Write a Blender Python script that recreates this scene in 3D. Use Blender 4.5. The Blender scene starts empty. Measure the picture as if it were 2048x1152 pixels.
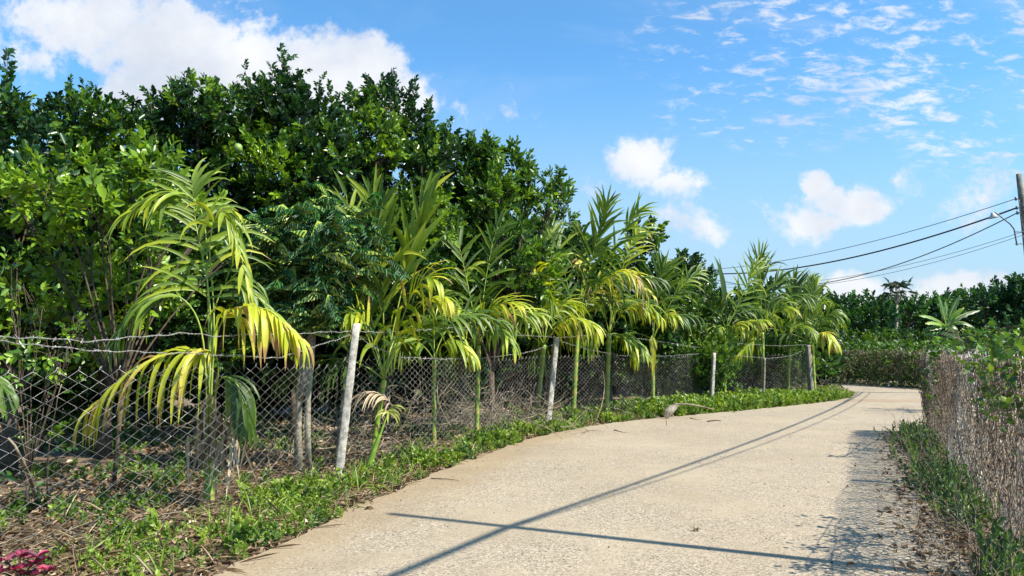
import bpy, math, random
import numpy as np
from mathutils import Vector
random.seed(7); rng = np.random.default_rng(7)
S = bpy.context.scene; COL = S.collection
# ------------------------------------------------------------------ camera, sky, sun, exposure
F = 1500.0; CH = 1.55; TH = math.atan(124/F)
cd = bpy.data.cameras.new('camera'); cam = bpy.data.objects.new('camera', cd); COL.objects.link(cam)
cam.location = (0, 0, CH); cam.rotation_euler = (math.pi/2+TH, 0, 0)
cd.sensor_width = 36; cd.lens = F/2048*36; cd.clip_start = .05; cd.clip_end = 3000
S.camera = cam
S.view_settings.view_transform = 'Standard'; S.view_settings.look = 'None'; S.view_settings.gamma = 1
S.view_settings.exposure = 1.0
SUN_EL = math.radians(50); SH = Vector((-.906, .42))          # shadows run left and slightly away
D = Vector((-SH.x*math.cos(SUN_EL), -SH.y*math.cos(SUN_EL), math.sin(SUN_EL))).normalized()
sd = bpy.data.lights.new('sun', 'SUN'); sd.energy = 5.0; sd.angle = math.radians(.5); sd.color = (1, .93, .80)
sun = bpy.data.objects.new('sun', sd); COL.objects.link(sun); sun.rotation_euler = D.to_track_quat('Z', 'Y').to_euler()

def ray(px, py):
    x, u = px-1024, 576-py; c, s = math.cos(TH), math.sin(TH)
    return np.array([x, F*c-u*s, F*s+u*c])
def P(px, py, Y):
    d = ray(px, py); return np.array([0, 0, CH])+d*(Y/d[1])
def G(px, py, z=0):
    d = ray(px, py); return np.array([0, 0, CH])+d*((z-CH)/d[2])
def UV(px, py):
    d = ray(px, py); return d[0]/d[1], d[2]/d[1]

class NT:
    def __init__(s, t): s.t = t; s.n = t.nodes; s.l = t.links
    def new(s, ty, **k):
        n = s.n.new(ty)
        for a, b in k.items(): setattr(n, a, b)
        return n
    def set(s, sock, v):
        if isinstance(v, bpy.types.NodeSocket): s.l.new(v, sock)
        elif v is not None: sock.default_value = v
    def m(s, op, a, b=None, c=None, clamp=False):
        n = s.new('ShaderNodeMath', operation=op); n.use_clamp = clamp
        for i, v in enumerate((a, b, c)): s.set(n.inputs[i], v)
        return n.outputs[0]
    def vm(s, op, a, b=None, out=0):
        n = s.new('ShaderNodeVectorMath', operation=op); s.set(n.inputs[0], a)
        if b is not None: s.set(n.inputs[1], b)
        return n.outputs[out]
    def noise(s, vec, scale, detail=4, rough=.55, dist=0, out='Fac'):
        n = s.new('ShaderNodeTexNoise'); s.set(n.inputs['Vector'], vec)
        n.inputs['Scale'].default_value = scale; n.inputs['Detail'].default_value = detail
        n.inputs['Roughness'].default_value = rough; n.inputs['Distortion'].default_value = dist
        return n.outputs[out]
    def smooth(s, v, a, b, c=0., d=1.):
        n = s.new('ShaderNodeMapRange', interpolation_type='SMOOTHSTEP'); s.set(n.inputs[0], v)
        for i, q in enumerate((a, b, c, d)): n.inputs[i+1].default_value = q
        return n.outputs[0]
    def mix(s, f, a, b, mode='MIX'):
        n = s.new('ShaderNodeMix', data_type='RGBA', blend_type=mode)
        s.set(n.inputs[0], f)
        for i, v in ((6, a), (7, b)):
            if isinstance(v, tuple) and len(v) == 3: v = (*v, 1)
            s.set(n.inputs[i], v)
        return n.outputs[2]
    def ramp(s, f, stops):
        n = s.new('ShaderNodeValToRGB'); e = n.color_ramp.elements; s.set(n.inputs[0], f)
        while len(e) < len(stops): e.new(.5)
        for i, (p, c) in enumerate(stops): e[i].position = p; e[i].color = (*c, 1)
        return n.outputs[0]

w = bpy.data.worlds.new('World'); S.world = w; w.use_nodes = True
N = NT(w.node_tree); N.n.clear()
sky = N.new('ShaderNodeTexSky', sky_type='NISHITA'); sky.sun_disc = False; sky.sun_elevation = SUN_EL
sky.sun_rotation = math.atan2(D.x, D.y); sky.dust_density = 1.0; sky.ozone_density = 3.0; sky.air_density = 1.0
tc = N.new('ShaderNodeTexCoord'); sep = N.new('ShaderNodeSeparateXYZ'); N.l.new(tc.outputs['Generated'], sep.inputs[0])
yy = N.m('MAXIMUM', N.m('ABSOLUTE', sep.outputs[1]), .05)
u = N.m('DIVIDE', sep.outputs[0], yy); v = N.m('DIVIDE', sep.outputs[2], yy)
cmb = N.new('ShaderNodeCombineXYZ'); N.l.new(u, cmb.inputs[0]); N.l.new(v, cmb.inputs[1]); uv = cmb.outputs[0]
def blobs(lst):
    r = None
    for (px, py, rx, ry, k) in lst:
        cu, cv = UV(px, py)
        q = N.vm('LENGTH', N.vm('MULTIPLY', N.vm('SUBTRACT', uv, (cu, cv, 0)), (F/rx, F/ry, 0)), out=1)
        q = N.m('MULTIPLY', N.m('SUBTRACT', 1., q), k)
        r = q if r is None else N.m('MAXIMUM', r, q)
    return N.m('MAXIMUM', r, -1.2)
n1 = N.noise(uv, 9, 10, .6, .25); n2 = N.noise(uv, 34, 8, .65)
big = blobs([(190, 50, 190, 100, 1), (340, 80, 250, 115, 1.1), (480, 150, 240, 120, 1.3), (640, 150, 200, 110, 1.2), (770, 200, 120, 80, 1), (60, 120, 170, 80, .4), (330, 190, 250, 70, .7),
             (1295, 325, 85, 60, .75), (1345, 362, 65, 40, .6), (1700, 415, 110, 55, .8), (1640, 370, 40, 40, .9), (1640, 445, 120, 45, .7), (1700, 585, 90, 45, .8), (1840, 600, 200, 35, .6),
             (1950, 570, 160, 30, .5), (1390, 440, 90, 25, .1), (1800, 360, 80, 35, .2), (1500, 405, 40, 22, .3), (985, 225, 40, 30, .1), (1190, 390, 50, 30, .2), (1970, 400, 120, 40, .2)])
dens = N.m('ADD', big, N.m('MULTIPLY', N.m('SUBTRACT', n1, .5), 2.2))
dens = N.m('ADD', dens, N.m('MULTIPLY', N.m('SUBTRACT', n2, .5), .9))
cl = N.smooth(dens, -.02, .42)
cl = N.m('MULTIPLY', cl, N.smooth(dens, -.2, .9, .75, 1.))
# mackerel clouds at upper right: ripples stretched sideways
rip = N.new('ShaderNodeMapping'); rip.inputs['Scale'].default_value = (1, 2.7, 1); rip.inputs['Rotation'].default_value = (0, 0, .12); N.l.new(uv, rip.inputs[0])
n3 = N.noise(rip.outputs[0], 21, 7, .66, .3); n4 = N.noise(uv, 4.3, 2)
area = blobs([(1620, 80, 420, 170, 1.3), (1700, 190, 420, 110, 1.2), (2000, 260, 240, 160, 1.2), (1470, 230, 200, 60, 1), (1560, 285, 150, 30, .8), (1900, 110, 300, 190, 1.2), (1900, 190, 250, 100, 1.2)])
rd = N.m('ADD', n3, N.m('MULTIPLY', N.m('SUBTRACT', n4, .5), .3))
mk = N.m('MULTIPLY', N.smooth(rd, .47, .70), N.smooth(area, -.05, .5))
mk = N.m('MULTIPLY', mk, .8)
wisp = N.m('MULTIPLY', N.smooth(N.noise(rip.outputs[0], 2.2, 4, .6, .6), .5, .8), .28)
hz = N.smooth(v, -.02, .42, .95, 0.)
tot = N.m('MAXIMUM', cl, mk); tot = N.m('MAXIMUM', tot, wisp)
skyc = N.mix(1., sky.outputs[0], (.95, 1.62, 1.88), 'MULTIPLY')
skyc = N.mix(hz, skyc, (3.9, 5.1, 6.2))
shade = N.mix(N.smooth(N.noise(uv, 5, 5), .35, .7), (7.4, 7.5, 7.7), (5.0, 5.5, 6.4))
skyc = N.mix(tot, skyc, shade)
bg = N.new('ShaderNodeBackground'); N.l.new(skyc, bg.inputs[0]); bg.inputs[1].default_value = .068
wo = N.new('ShaderNodeOutputWorld'); N.l.new(bg.outputs[0], wo.inputs[0])

# ------------------------------------------------------------------ helpers
class MB:
    def __init__(s): s.v = []; s.t = []; s.f = []; s.n = 0
    def add(s, v, faces, tint=0., mi=0):
        v = np.asarray(v, dtype=np.float64).reshape(-1, 3)
        s.v.append(v); s.t.append(np.broadcast_to(np.asarray(tint, dtype=np.float64), (len(v),)))
        for f in faces:
            f = np.asarray(f, dtype=np.int64)
            if f.ndim == 1: f = f[None]
            s.f.append((f+s.n, mi))
        s.n += len(v)
    def inst(s, tv, tf, M, pos, tint=None, tt=None, mi=0):
        m, n = len(pos), len(tv)
        if m == 0: return
        V = np.einsum('mij,nj->mni', M, tv)+pos[:, None, :]
        T = np.zeros((m, n))
        if tint is not None: T += np.asarray(tint)[:, None]
        if tt is not None: T += tt[None]
        off = (np.arange(m)*n)[:, None, None]
        fs = [(np.asarray(f)[None]+off).reshape(-1, np.asarray(f).shape[1]) for f in tf]
        s.v.append(V.reshape(-1, 3)); s.t.append(T.reshape(-1))
        for f in fs: s.f.append((f+s.n, mi))
        s.n += m*n
    def build(s, name, mats, parent=None, smooth=False):
        me = bpy.data.meshes.new(name)
        V = np.concatenate(s.v); T = np.concatenate(s.t)
        me.vertices.add(len(V)); me.vertices.foreach_set('co', V.astype(np.float32).ravel())
        nl = sum(f.size for f, _ in s.f); nf = sum(len(f) for f, _ in s.f)
        me.loops.add(nl); me.loops.foreach_set('vertex_index', np.concatenate([f.ravel() for f, _ in s.f]).astype(np.int32))
        tot = np.concatenate([np.full(len(f), f.shape[1]) for f, _ in s.f]); st = np.concatenate([[0], np.cumsum(tot)[:-1]])
        me.polygons.add(nf); me.polygons.foreach_set('loop_start', st.astype(np.int32))
        me.polygons.foreach_set('material_index', np.concatenate([np.full(len(f), mi) for f, mi in s.f]).astype(np.int32))
        if smooth: me.polygons.foreach_set('use_smooth', np.ones(nf, dtype=bool))
        a = me.attributes.new('tint', 'FLOAT', 'POINT'); a.data.foreach_set('value', T.astype(np.float32))
        me.update(calc_edges=True)
        for m in (mats if isinstance(mats, (list, tuple)) else [mats]): me.materials.append(m)
        o = bpy.data.objects.new(name, me); COL.objects.link(o)
        if parent: o.parent = parent; o.matrix_parent_inverse = parent.matrix_world.inverted()
        return o
def tag(o, label=None, cat=None, group=None, kind=None):
    if label: o['label'] = label
    if cat: o['category'] = cat
    if group: o['group'] = group
    if kind: o['kind'] = kind
    return o
def empty(name, loc, label, cat, group=None):
    o = bpy.data.objects.new(name, None); COL.objects.link(o); o.location = [float(q) for q in loc]
    o.empty_display_size = .2; bpy.context.view_layer.update()
    return tag(o, label, cat, group)
def nrm(a):
    a = np.asarray(a, float); return a/(np.linalg.norm(a, axis=-1, keepdims=True)+1e-9)
def tube(mb, pts, rad, sides=6, tint=0., mi=0, cap=True):
    pts = np.asarray(pts, float); n = len(pts); rad = np.broadcast_to(np.asarray(rad, float), (n,))
    T = nrm(np.gradient(pts, axis=0)); ref = np.array([0, 0, 1.]) if abs(T[0][2]) < .9 else np.array([1., 0, 0])
    A = nrm(np.cross(T, ref)); B = np.cross(T, A)
    an = np.arange(sides)/sides*2*np.pi
    V = pts[:, None]+rad[:, None, None]*(np.cos(an)[None, :, None]*A[:, None]+np.sin(an)[None, :, None]*B[:, None])
    i = np.arange(n-1)[:, None]*sides; j = np.arange(sides)[None]; k = (j+1) % sides
    f = np.stack([i+j, i+k, i+sides+k, i+sides+j], -1).reshape(-1, 4)
    fs = [f]
    if cap and sides > 3: fs += [np.arange(sides)[::-1][None], (np.arange(sides)+(n-1)*sides)[None]]
    mb.add(V.reshape(-1, 3), fs, tint, mi)
def bez(a, b, c, n=12):
    t = np.linspace(0, 1, n)[:, None]; a, b, c = map(np.asarray, (a, b, c))
    return (1-t)**2*a+2*t*(1-t)*b+t*t*c
def wob(pts, amp):
    pts = np.array(pts, float); k = len(pts); return pts+np.cumsum(rng.normal(0, amp, (k, 3)), 0)*np.linspace(0, 1, k)[:, None]
def frames(dirs, ups):
    """columns x, y(dir), z(up-ish)"""
    y = nrm(dirs); x = nrm(np.cross(y, ups)); z = np.cross(x, y)
    return np.stack([x, y, z], -1)
def leaf_t(L=.12, W=.06, fold=.25, droop=.15):
    w = W/2
    v = np.array([[0, 0, 0], [-w*.85, .3*L, fold*w], [-w*.8, .68*L, fold*w-droop*L*.3], [0, L, -droop*L], [w*.8, .68*L, fold*w-droop*L*.3], [w*.85, .3*L, fold*w]])
    return v, [np.array([[0, 1, 2, 3], [0, 3, 4, 5]])]
def sprig_t(n=11, S_=.32, L=.12, W=.06, spread=1.1, seed=0, upright=.3, twig=True):
    r = np.random.default_rng(seed); vs = []; fq = []; tt = []; o = 0
    for i in range(n):
        f = (i+.6)/n; ph = i*2.4+r.normal(0, .3)
        ang = spread*(1-.55*f)+r.normal(0, .15)
        d = np.array([math.cos(ph)*math.sin(ang), math.cos(ang), math.sin(ph)*math.sin(ang)*.8+upright*.3])
        up = nrm(np.array([0, -.35, 1.])+r.normal(0, .35, 3)); k = r.uniform(.75, 1.15)*(1-.25*f)
        v, fc = leaf_t(L*k, W*k, r.uniform(.1, .4), r.uniform(0, .35))
        M = frames(d[None], up[None])[0]
        vs.append(v@M.T+np.array([0, f*S_, 0])); fq.append(fc[0]+o); o += len(v); tt.append(np.full(len(v), r.normal(0, .13)+.12*f))
    v = np.concatenate(vs); f = [np.concatenate(fq)]; t = np.concatenate(tt)
    tw = np.array([[-.004, 0, 0], [.004, 0, 0], [0, 0, .006], [0, S_, 0]])
    return v, f, t, (tw, [np.array([[0, 1, 3], [1, 2, 3], [2, 0, 3]])])

# ------------------------------------------------------------------ materials
def mat(name):
    m = bpy.data.materials.new(name); m.use_nodes = True; n = NT(m.node_tree); n.n.clear()
    return m, n
def leafmat(name, stops, rough=.42, trans=.35, tcol=(1.25, 1.2, .5), spec=.5):
    m, n = mat(name); at = n.new('ShaderNodeAttribute', attribute_name='tint')
    g = n.new('ShaderNodeTexCoord')
    ns = n.noise(g.outputs['Object'], 9, 3)
    f = n.m('ADD', at.outputs['Fac'], n.m('MULTIPLY', n.m('SUBTRACT', ns, .5), .25))
    c = n.ramp(f, stops)
    b = n.new('ShaderNodeBsdfPrincipled'); n.l.new(c, b.inputs['Base Color']); b.inputs['Roughness'].default_value = rough
    b.inputs['Specular IOR Level'].default_value = spec
    t = n.new('ShaderNodeBsdfTranslucent'); n.l.new(n.mix(1., c, tcol, 'MULTIPLY'), t.inputs[0])
    mx = n.new('ShaderNodeMixShader'); mx.inputs[0].default_value = trans
    n.l.new(b.outputs[0], mx.inputs[1]); n.l.new(t.outputs[0], mx.inputs[2])
    o = n.new('ShaderNodeOutputMaterial'); n.l.new(mx.outputs[0], o.inputs[0]); return m
def solid(name, c1, c2, scale=8, rough=.8, bump=.3, bscale=30, metal=0, stretch=(1, 1, 1), tintmix=None):
    m, n = mat(name); g = n.new('ShaderNodeTexCoord'); mp = n.new('ShaderNodeMapping'); n.l.new(g.outputs['Object'], mp.inputs[0]); mp.inputs['Scale'].default_value = stretch
    c = n.mix(n.smooth(n.noise(mp.outputs[0], scale, 6, .65), .32, .68), c1, c2)
    if tintmix:
        at = n.new('ShaderNodeAttribute', attribute_name='tint'); c = n.mix(at.outputs['Fac'], c, tintmix)
    b = n.new('ShaderNodeBsdfPrincipled'); n.l.new(c, b.inputs['Base Color']); b.inputs['Roughness'].default_value = rough; b.inputs['Metallic'].default_value = metal
    bp = n.new('ShaderNodeBump'); bp.inputs['Strength'].default_value = bump; bp.inputs['Distance'].default_value = .01
    n.l.new(n.noise(mp.outputs[0], bscale, 5), bp.inputs['Height']); n.l.new(bp.outputs[0], b.inputs['Normal'])
    o = n.new('ShaderNodeOutputMaterial'); n.l.new(b.outputs[0], o.inputs[0]); return m

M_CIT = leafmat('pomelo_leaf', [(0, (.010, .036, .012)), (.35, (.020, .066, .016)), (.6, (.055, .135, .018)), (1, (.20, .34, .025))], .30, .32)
M_FIC = leafmat('broad_leaf', [(0, (.02, .06, .01)), (.5, (.06, .15, .02)), (1, (.22, .36, .03))], .4, .35)
M_PAL = leafmat('palm_leaf', [(0, (.026, .066, .012)), (.35, (.075, .145, .016)), (.6, (.20, .30, .02)), (.82, (.46, .50, .03)), (.95, (.56, .50, .07)), (1, (.36, .22, .09))], .45, .42, (1.2, 1.15, .4))
M_PIN = leafmat('feather_leaf', [(0, (.010, .060, .022)), (.5, (.022, .11, .028)), (1, (.07, .24, .03))], .55, .3, (1., 1.2, .6))
M_WEED = leafmat('weed_leaf', [(0, (.022, .06, .01)), (.5, (.075, .16, .018)), (1, (.24, .34, .035))], .5, .35)
M_DARKW = leafmat('dusty_leaf', [(0, (.025, .06, .03)), (.5, (.06, .12, .05)), (1, (.18, .30, .05))], .5, .3)
M_FAR = leafmat('far_leaf', [(0, (.012, .05, .018)), (.5, (.025, .09, .025)), (1, (.08, .20, .04))], .5, .3)
M_DRY = leafmat('dry_leaf', [(0, (.07, .042, .024)), (.35, (.16, .10, .055)), (.7, (.32, .225, .13)), (1, (.52, .43, .29))], .7, .2, (1, .9, .7))
M_OLIVE = leafmat('olive_brown_leaf', [(0, (.04, .038, .016)), (.5, (.10, .095, .035)), (1, (.20, .17, .075))], .7, .2)
M_RED = leafmat('magenta_leaf', [(0, (.08, .045, .06)), (.5, (.24, .04, .08)), (1, (.50, .05, .12))], .6, .3, (1.2, .6, .8))
M_BARK = solid('bark', (.045, .032, .022), (.11, .08, .055), 12, .9, .8)
M_GBARK = solid('grey_bark', (.16, .14, .10), (.36, .33, .25), 14, .9, .8)
M_STEM = solid('palm_stem', (.10, .20, .02), (.24, .34, .03), 5, .5, .2, tintmix=(.45, .30, .10))
M_RACH = solid('frond_stalk', (.16, .26, .03), (.34, .40, .06), 6, .45, .1)
M_POST = solid('weathered_concrete', (.22, .205, .175), (.52, .49, .43), 14, .9, .6, 60, tintmix=(.05, .05, .045))
M_DPOST = solid('dark_post', (.09, .08, .07), (.24, .22, .18), 12, .9, .5)
M_WIRE = solid('galvanised_wire', (.30, .28, .25), (.52, .50, .46), 20, .45, .1, metal=.35)
M_RWIRE = solid('old_wire', (.28, .255, .225), (.56, .52, .46), 14, .5, .1, metal=.3)
M_CABLE = solid('black_cable', (.012, .012, .014), (.03, .03, .035), 6, .5, .1)
M_GCABLE = solid('grey_cable', (.10, .11, .13), (.16, .17, .19), 6, .5, .1)
M_TWIG = solid('dry_twig', (.11, .08, .055), (.34, .28, .20), 6, .9, .4)
M_VINE = solid('dry_vine', (.075, .05, .035), (.32, .25, .18), 5, .9, .4)
M_WHITE = solid('white_enamel', (.28, .29, .29), (.42, .42, .41), 10, .4, .05)
M_METAL = solid('dark_metal', (.05, .06, .07), (.14, .15, .16), 10, .5, .1, metal=.5)
M_FRUIT = solid('pomelo_skin', (.10, .20, .03), (.22, .32, .06), 8, .5, .3)
M_SHEATH = solid('dry_sheath', (.26, .20, .13), (.56, .50, .40), 7, .8, .6, stretch=(6, 1, 1))
M_PLAST = solid('plastic', (.70, .74, .78), (.86, .88, .90), 9, .4, .3)

def ground_mat():
    m, n = mat('soil'); g = n.new('ShaderNodeTexCoord').outputs['Object']
    c = n.mix(n.smooth(n.noise(g, 1.4, 6, .65), .35, .65), (.07, .045, .027), (.15, .10, .06))
    c = n.mix(n.m('MULTIPLY', n.smooth(n.noise(g, 26, 5, .7), .48, .64), .75), c, (.27, .19, .11))
    c = n.mix(n.m('MULTIPLY', n.smooth(n.noise(g, 2.3, 5, .7), .52, .66), .6), c, (.05, .10, .02))
    b = n.new('ShaderNodeBsdfPrincipled'); n.l.new(c, b.inputs['Base Color']); b.inputs['Roughness'].default_value = .95
    bp = n.new('ShaderNodeBump'); bp.inputs['Strength'].default_value = .9; bp.inputs['Distance'].default_value = .03
    n.l.new(n.noise(g, 22, 6, .7), bp.inputs['Height']); n.l.new(bp.outputs[0], b.inputs['Normal'])
    o = n.new('ShaderNodeOutputMaterial'); n.l.new(b.outputs[0], o.inputs[0]); return m
# fence line and road outline in world metres (from the photo's ground points)
LF = [np.array([-5.6, -2.5]), np.array([-3.75, 4.7]), np.array([-2.88, 6.95]), G(675, 952)[:2], G(1095, 850)[:2], G(1423, 806)[:2], G(1622, 797)[:2]]
edge_px = [(430, 1152), (560, 1090), (740, 1008), (860, 950), (1000, 897), (1100, 868), (1200, 850), (1300, 838), (1400, 829), (1500, 820), (1600, 810), (1660, 803), (1695, 797), (1706, 792), (1694, 785), (1668, 779)]
ledge = [np.array([-6.6, -8.]), np.array([-3.4, 2.])]+[G(*p)[:2] for p in edge_px]
RF = [np.array([.6, -2.]), G(2130, 1270)[:2], G(1862, 868)[:2]]      # right-hand fence
redge = [RF[0]+[-.35, 0], G(1945, 1152)[:2], G(1868, 1030)[:2], G(1815, 940)[:2], G(1850, 880)[:2]+[.3, 0]]
def road_mat():
    m, n = mat('road_concrete'); g = n.new('ShaderNodeTexCoord').outputs['Object']
    big = n.noise(g, .45, 5, .6); agg = n.smooth(n.noise(g, .8, 6, .65, .4), .32, .62, .3, 1.)
    c = n.mix(n.smooth(big, .3, .7), (.26, .207, .140), (.34, .280, .195))
    c = n.mix(n.m('MULTIPLY', n.smooth(n.noise(g, 2.5, 6, .7), .5, .75), .35), c, (.24, .175, .10))
    vo = n.new('ShaderNodeTexVoronoi'); vo.inputs['Scale'].default_value = 75; n.l.new(g, vo.inputs[0])
    sepc = n.new('ShaderNodeSeparateColor'); n.l.new(vo.outputs['Color'], sepc.inputs[0])
    st = n.ramp(sepc.outputs[0], [(0, (.10, .085, .07)), (.3, (.22, .18, .135)), (.6, (.33, .275, .21)), (1, (.50, .43, .325))])
    c = n.mix(n.m('MULTIPLY', agg, .68), c, st)
    dk = n.smooth(n.noise(g, 42, 3, .6), .34, .44, 1., 0.)
    c = n.mix(n.m('MULTIPLY', n.m('MULTIPLY', dk, agg), .95), c, (.085, .07, .055))
    c = n.mix(n.m('MULTIPLY', n.smooth(n.noise(g, 1.1, 8, .75), .5, .75), .3), c, (.40, .33, .235))
    e0, e1 = G(500, 1120), G(1100, 868); dv = (e1-e0)/np.linalg.norm(e1-e0)
    sd_ = n.vm('DOT_PRODUCT', n.vm('SUBTRACT', g, (float(e0[0]), float(e0[1]), 0)), (float(dv[1]), float(-dv[0]), 0), out=1)
    ed = n.m('ADD', sd_, n.m('MULTIPLY', n.m('SUBTRACT', n.noise(g, 1.3, 5, .6), .5), 1.4))
    c = n.mix(n.smooth(ed, -.1, .9, .6, 0.), c, (.235, .165, .088))
    c = n.mix(n.m('MULTIPLY', n.smooth(n.noise(g, .7, 9, .72, .8), .48, .72), .4), c, (.19, .155, .115))
    # rust-red earth washed over the concrete at the bend
    q = G(1760, 802); mp = n.vm('MULTIPLY', n.vm('SUBTRACT', g, (float(q[0]), float(q[1]), 0)), (.38, .9, 1))
    d = n.m('ADD', n.vm('LENGTH', mp, out=1), n.m('MULTIPLY', n.noise(g, 1.5, 5), 1.2))
    c = n.mix(n.smooth(d, .7, 1.7, .4, 0.), c, (.22, .12, .065))
    b = n.new('ShaderNodeBsdfPrincipled'); n.l.new(c, b.inputs['Base Color']); b.inputs['Roughness'].default_value = .88; b.inputs['Specular IOR Level'].default_value = .3
    bp = n.new('ShaderNodeBump'); bp.inputs['Strength'].default_value = .55; bp.inputs['Distance'].default_value = .012
    h = n.m('ADD', n.m('MULTIPLY', vo.outputs['Distance'], -.5), n.noise(g, 45, 4)); n.l.new(n.m('MULTIPLY', h, n.m('ADD', agg, .25)), bp.inputs['Height']); n.l.new(bp.outputs[0], b.inputs['Normal'])
    o = n.new('ShaderNodeOutputMaterial'); n.l.new(b.outputs[0], o.inputs[0]); return m

# ------------------------------------------------------------------ setting
def grid_sheet():
    mb = MB(); xs = np.concatenate([[-900, -200, -60], np.arange(-24, 40, .5), [80, 250, 900]]); ys = np.concatenate([[-900, -200, -40], np.arange(-6, 46, .5), [80, 250, 900]])
    X, Y = np.meshgrid(xs, ys); Z = .02*np.sin(X*1.7+Y*.6)+.018*np.sin(Y*2.3-X)
    Z = np.where((abs(X) > 100) | (abs(Y) > 100), 0, Z)-.045
    V = np.stack([X, Y, Z], -1).reshape(-1, 3); w_ = len(xs)
    i, j = np.meshgrid(np.arange(len(ys)-1), np.arange(w_-1), indexing='ij'); a = (i*w_+j).ravel()
    mb.add(V, [np.stack([a, a+1, a+w_+1, a+w_], -1)]); return mb
tag(grid_sheet().build('ground', ground_mat(), smooth=True), kind='structure')
def poly_slab(name, pts, z0, z1, m, sub=None):
    import bmesh
    bm = bmesh.new(); vs = [bm.verts.new((float(p[0]), float(p[1]), z1)) for p in pts]; f = bm.faces.new(vs)
    if f.normal.z < 0: f.normal_flip()
    r = bmesh.ops.extrude_face_region(bm, geom=[f]); 
    for v_ in [x for x in r['geom'] if isinstance(x, bmesh.types.BMVert)]: v_.co.z = z1
    for v_ in vs: v_.co.z = z0
    bmesh.ops.recalc_face_normals(bm, faces=bm.faces[:]); bmesh.ops.triangulate(bm, faces=bm.faces[:])
    me = bpy.data.meshes.new(name); bm.to_mesh(me); bm.free(); me.materials.append(m)
    o = bpy.data.objects.new(name, me); COL.objects.link(o); return o
FARF = [G(1560, 762)[:2]+[-8, 3.5], G(1640, 765)[:2], G(1860, 778)[:2], G(1860, 778)[:2]*1+(G(1860, 778)[:2]-G(1640, 765)[:2])*1.6]
fine = []
for a, b in zip(ledge[:-1], ledge[1:]):                         # crumbled edge of the slab
    k = max(2, int(np.linalg.norm(b-a)/.25))
    for i in range(k):
        p = a+(b-a)*i/k; fine.append(p+rng.normal(0, .04, 2))
backl = [np.array([12.3, 30.]), np.array([10.5, 33.]), np.array([6., 36.3])]
far = [FARF[0]+[0, -.6], FARF[1]+[0, -.4], FARF[2]+[0, -.4], FARF[3]+[0, -.4]]
right = [np.array([30., 14.]), np.array([9.5, 14.5])]
road = poly_slab('road', fine+backl+far+right+redge[::-1]+[np.array([-1, -8.])], -.08, .012, road_mat()); tag(road, kind='structure')

def dist_poly(p, line):
    best = 1e9
    for a, b in zip(line[:-1], line[1:]):
        t = max(0, min(1, np.dot(p-a, b-a)/np.dot(b-a, b-a))); best = min(best, np.linalg.norm(p-a-(b-a)*t))
    return best
def along(line, s):
    for a, b in zip(line[:-1], line[1:]):
        L = np.linalg.norm(b-a)
        if s <= L: d = (b-a)/L; return a+d*s, d
        s -= L
    d = nrm(line[-1]-line[-2]); return line[-1]+d*s, d
def length(line): return sum(np.linalg.norm(b-a) for a, b in zip(line[:-1], line[1:]))

# ------------------------------------------------------------------ chain-link mesh
def chainlink(line, zt, zb=0.0, pitch=.088, cell=.10, r=.0024, wave=.02, lean=0., bulge=0.):
    mb = MB(); L = length(line); n = int(L/pitch); nz = int((zt-zb)/(cell/2))
    for i in range(n):
        s = i*pitch; c, d = along(line, s); nn = np.array([-d[1], d[0]])
        k = np.arange(nz+1); sgn = np.where((k+i) % 2 == 0, 1, -1); z = zb+k*cell/2+.012*math.sin(s*1.3)
        z = z+.03*math.sin(s*.8+1)*(z/zt)
        sx = sgn*pitch*.5+rng.normal(0, .0022, nz+1)+.012*np.sin(z*5+s*2.1); off = wave*np.sin(s*1.1+z*2.2)+wave*.6*np.sin(s*3.1-z*3)+.003*sgn+lean*z+bulge*math.sin(s*.5)*z
        pts = np.stack([c[0]+d[0]*sx+nn[0]*off, c[1]+d[1]*sx+nn[1]*off, z+rng.normal(0, .0015, nz+1)], -1)
        if n % 2 == 0 or True:
            e = pts[-1]+np.array([d[0]*.012, d[1]*.012, .03]); pts = np.vstack([pts, e])
        tube(mb, pts, r, 3, cap=False)
    return mb
def post_mesh(base, top, w0, w1, rot=0.):
    mb = MB(); base = np.array(base, float); top = np.array(top, float); ax = top-base; n = 14
    for s in range(n+1):
        t = s/n; c = base+ax*t; h = (w0+(w1-w0)*t)/2; ch = h*.8
        ring = [(-h, -ch), (-ch, -h), (ch, -h), (h, -ch), (h, ch), (ch, h), (-ch, h), (-h, ch)]
        cr, sr = math.cos(rot), math.sin(rot)
        for (x, y) in ring:
            j = rng.normal(0, .0012, 2); mb.add([[c[0]+x*cr-y*sr+j[0], c[1]+x*sr+y*cr+j[1], c[2]+(rng.normal(0, .004) if s in (0, n) else 0)]], [], max(0, rng.normal(.0, .10)))
    i = np.arange(n)[:, None]*8; j = np.arange(8)[None]; k = (j+1) % 8
    mb.f.append((np.stack([i+j, i+k, i+8+k, i+8+j], -1).reshape(-1, 4), 0)); mb.f.append((np.arange(8)[::-1][None], 0)); mb.f.append(((np.arange(8)+n*8)[None], 0))
    return mb
def barbed(mb, pts, r=.0022):
    pts = np.asarray(pts, float); seg = np.diff(pts, axis=0); L = np.concatenate([[0], np.cumsum(np.linalg.norm(seg, axis=1))])
    n = int(L[-1]/.02); s = np.linspace(0, L[-1], n); Q = np.stack([np.interp(s, L, pts[:, i]) for i in range(3)], -1)
    Q[:, 2] += .006*np.sin(s*9)+.004*np.sin(s*23)
    for ph in (0, math.pi):
        o = np.stack([np.zeros(n), .0035*np.cos(s*70+ph), .0035*np.sin(s*70+ph)], -1); tube(mb, Q+o, r, 3, cap=False)
    for q in np.arange(.05, L[-1], .11):
        c = np.array([np.interp(q, L, pts[:, i]) for i in range(3)]); 
        for _ in range(2):
            d = nrm(rng.normal(0, 1, 3))*.022; tube(mb, [c-d, c, c+d], r*.8, 3, cap=False)

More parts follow.
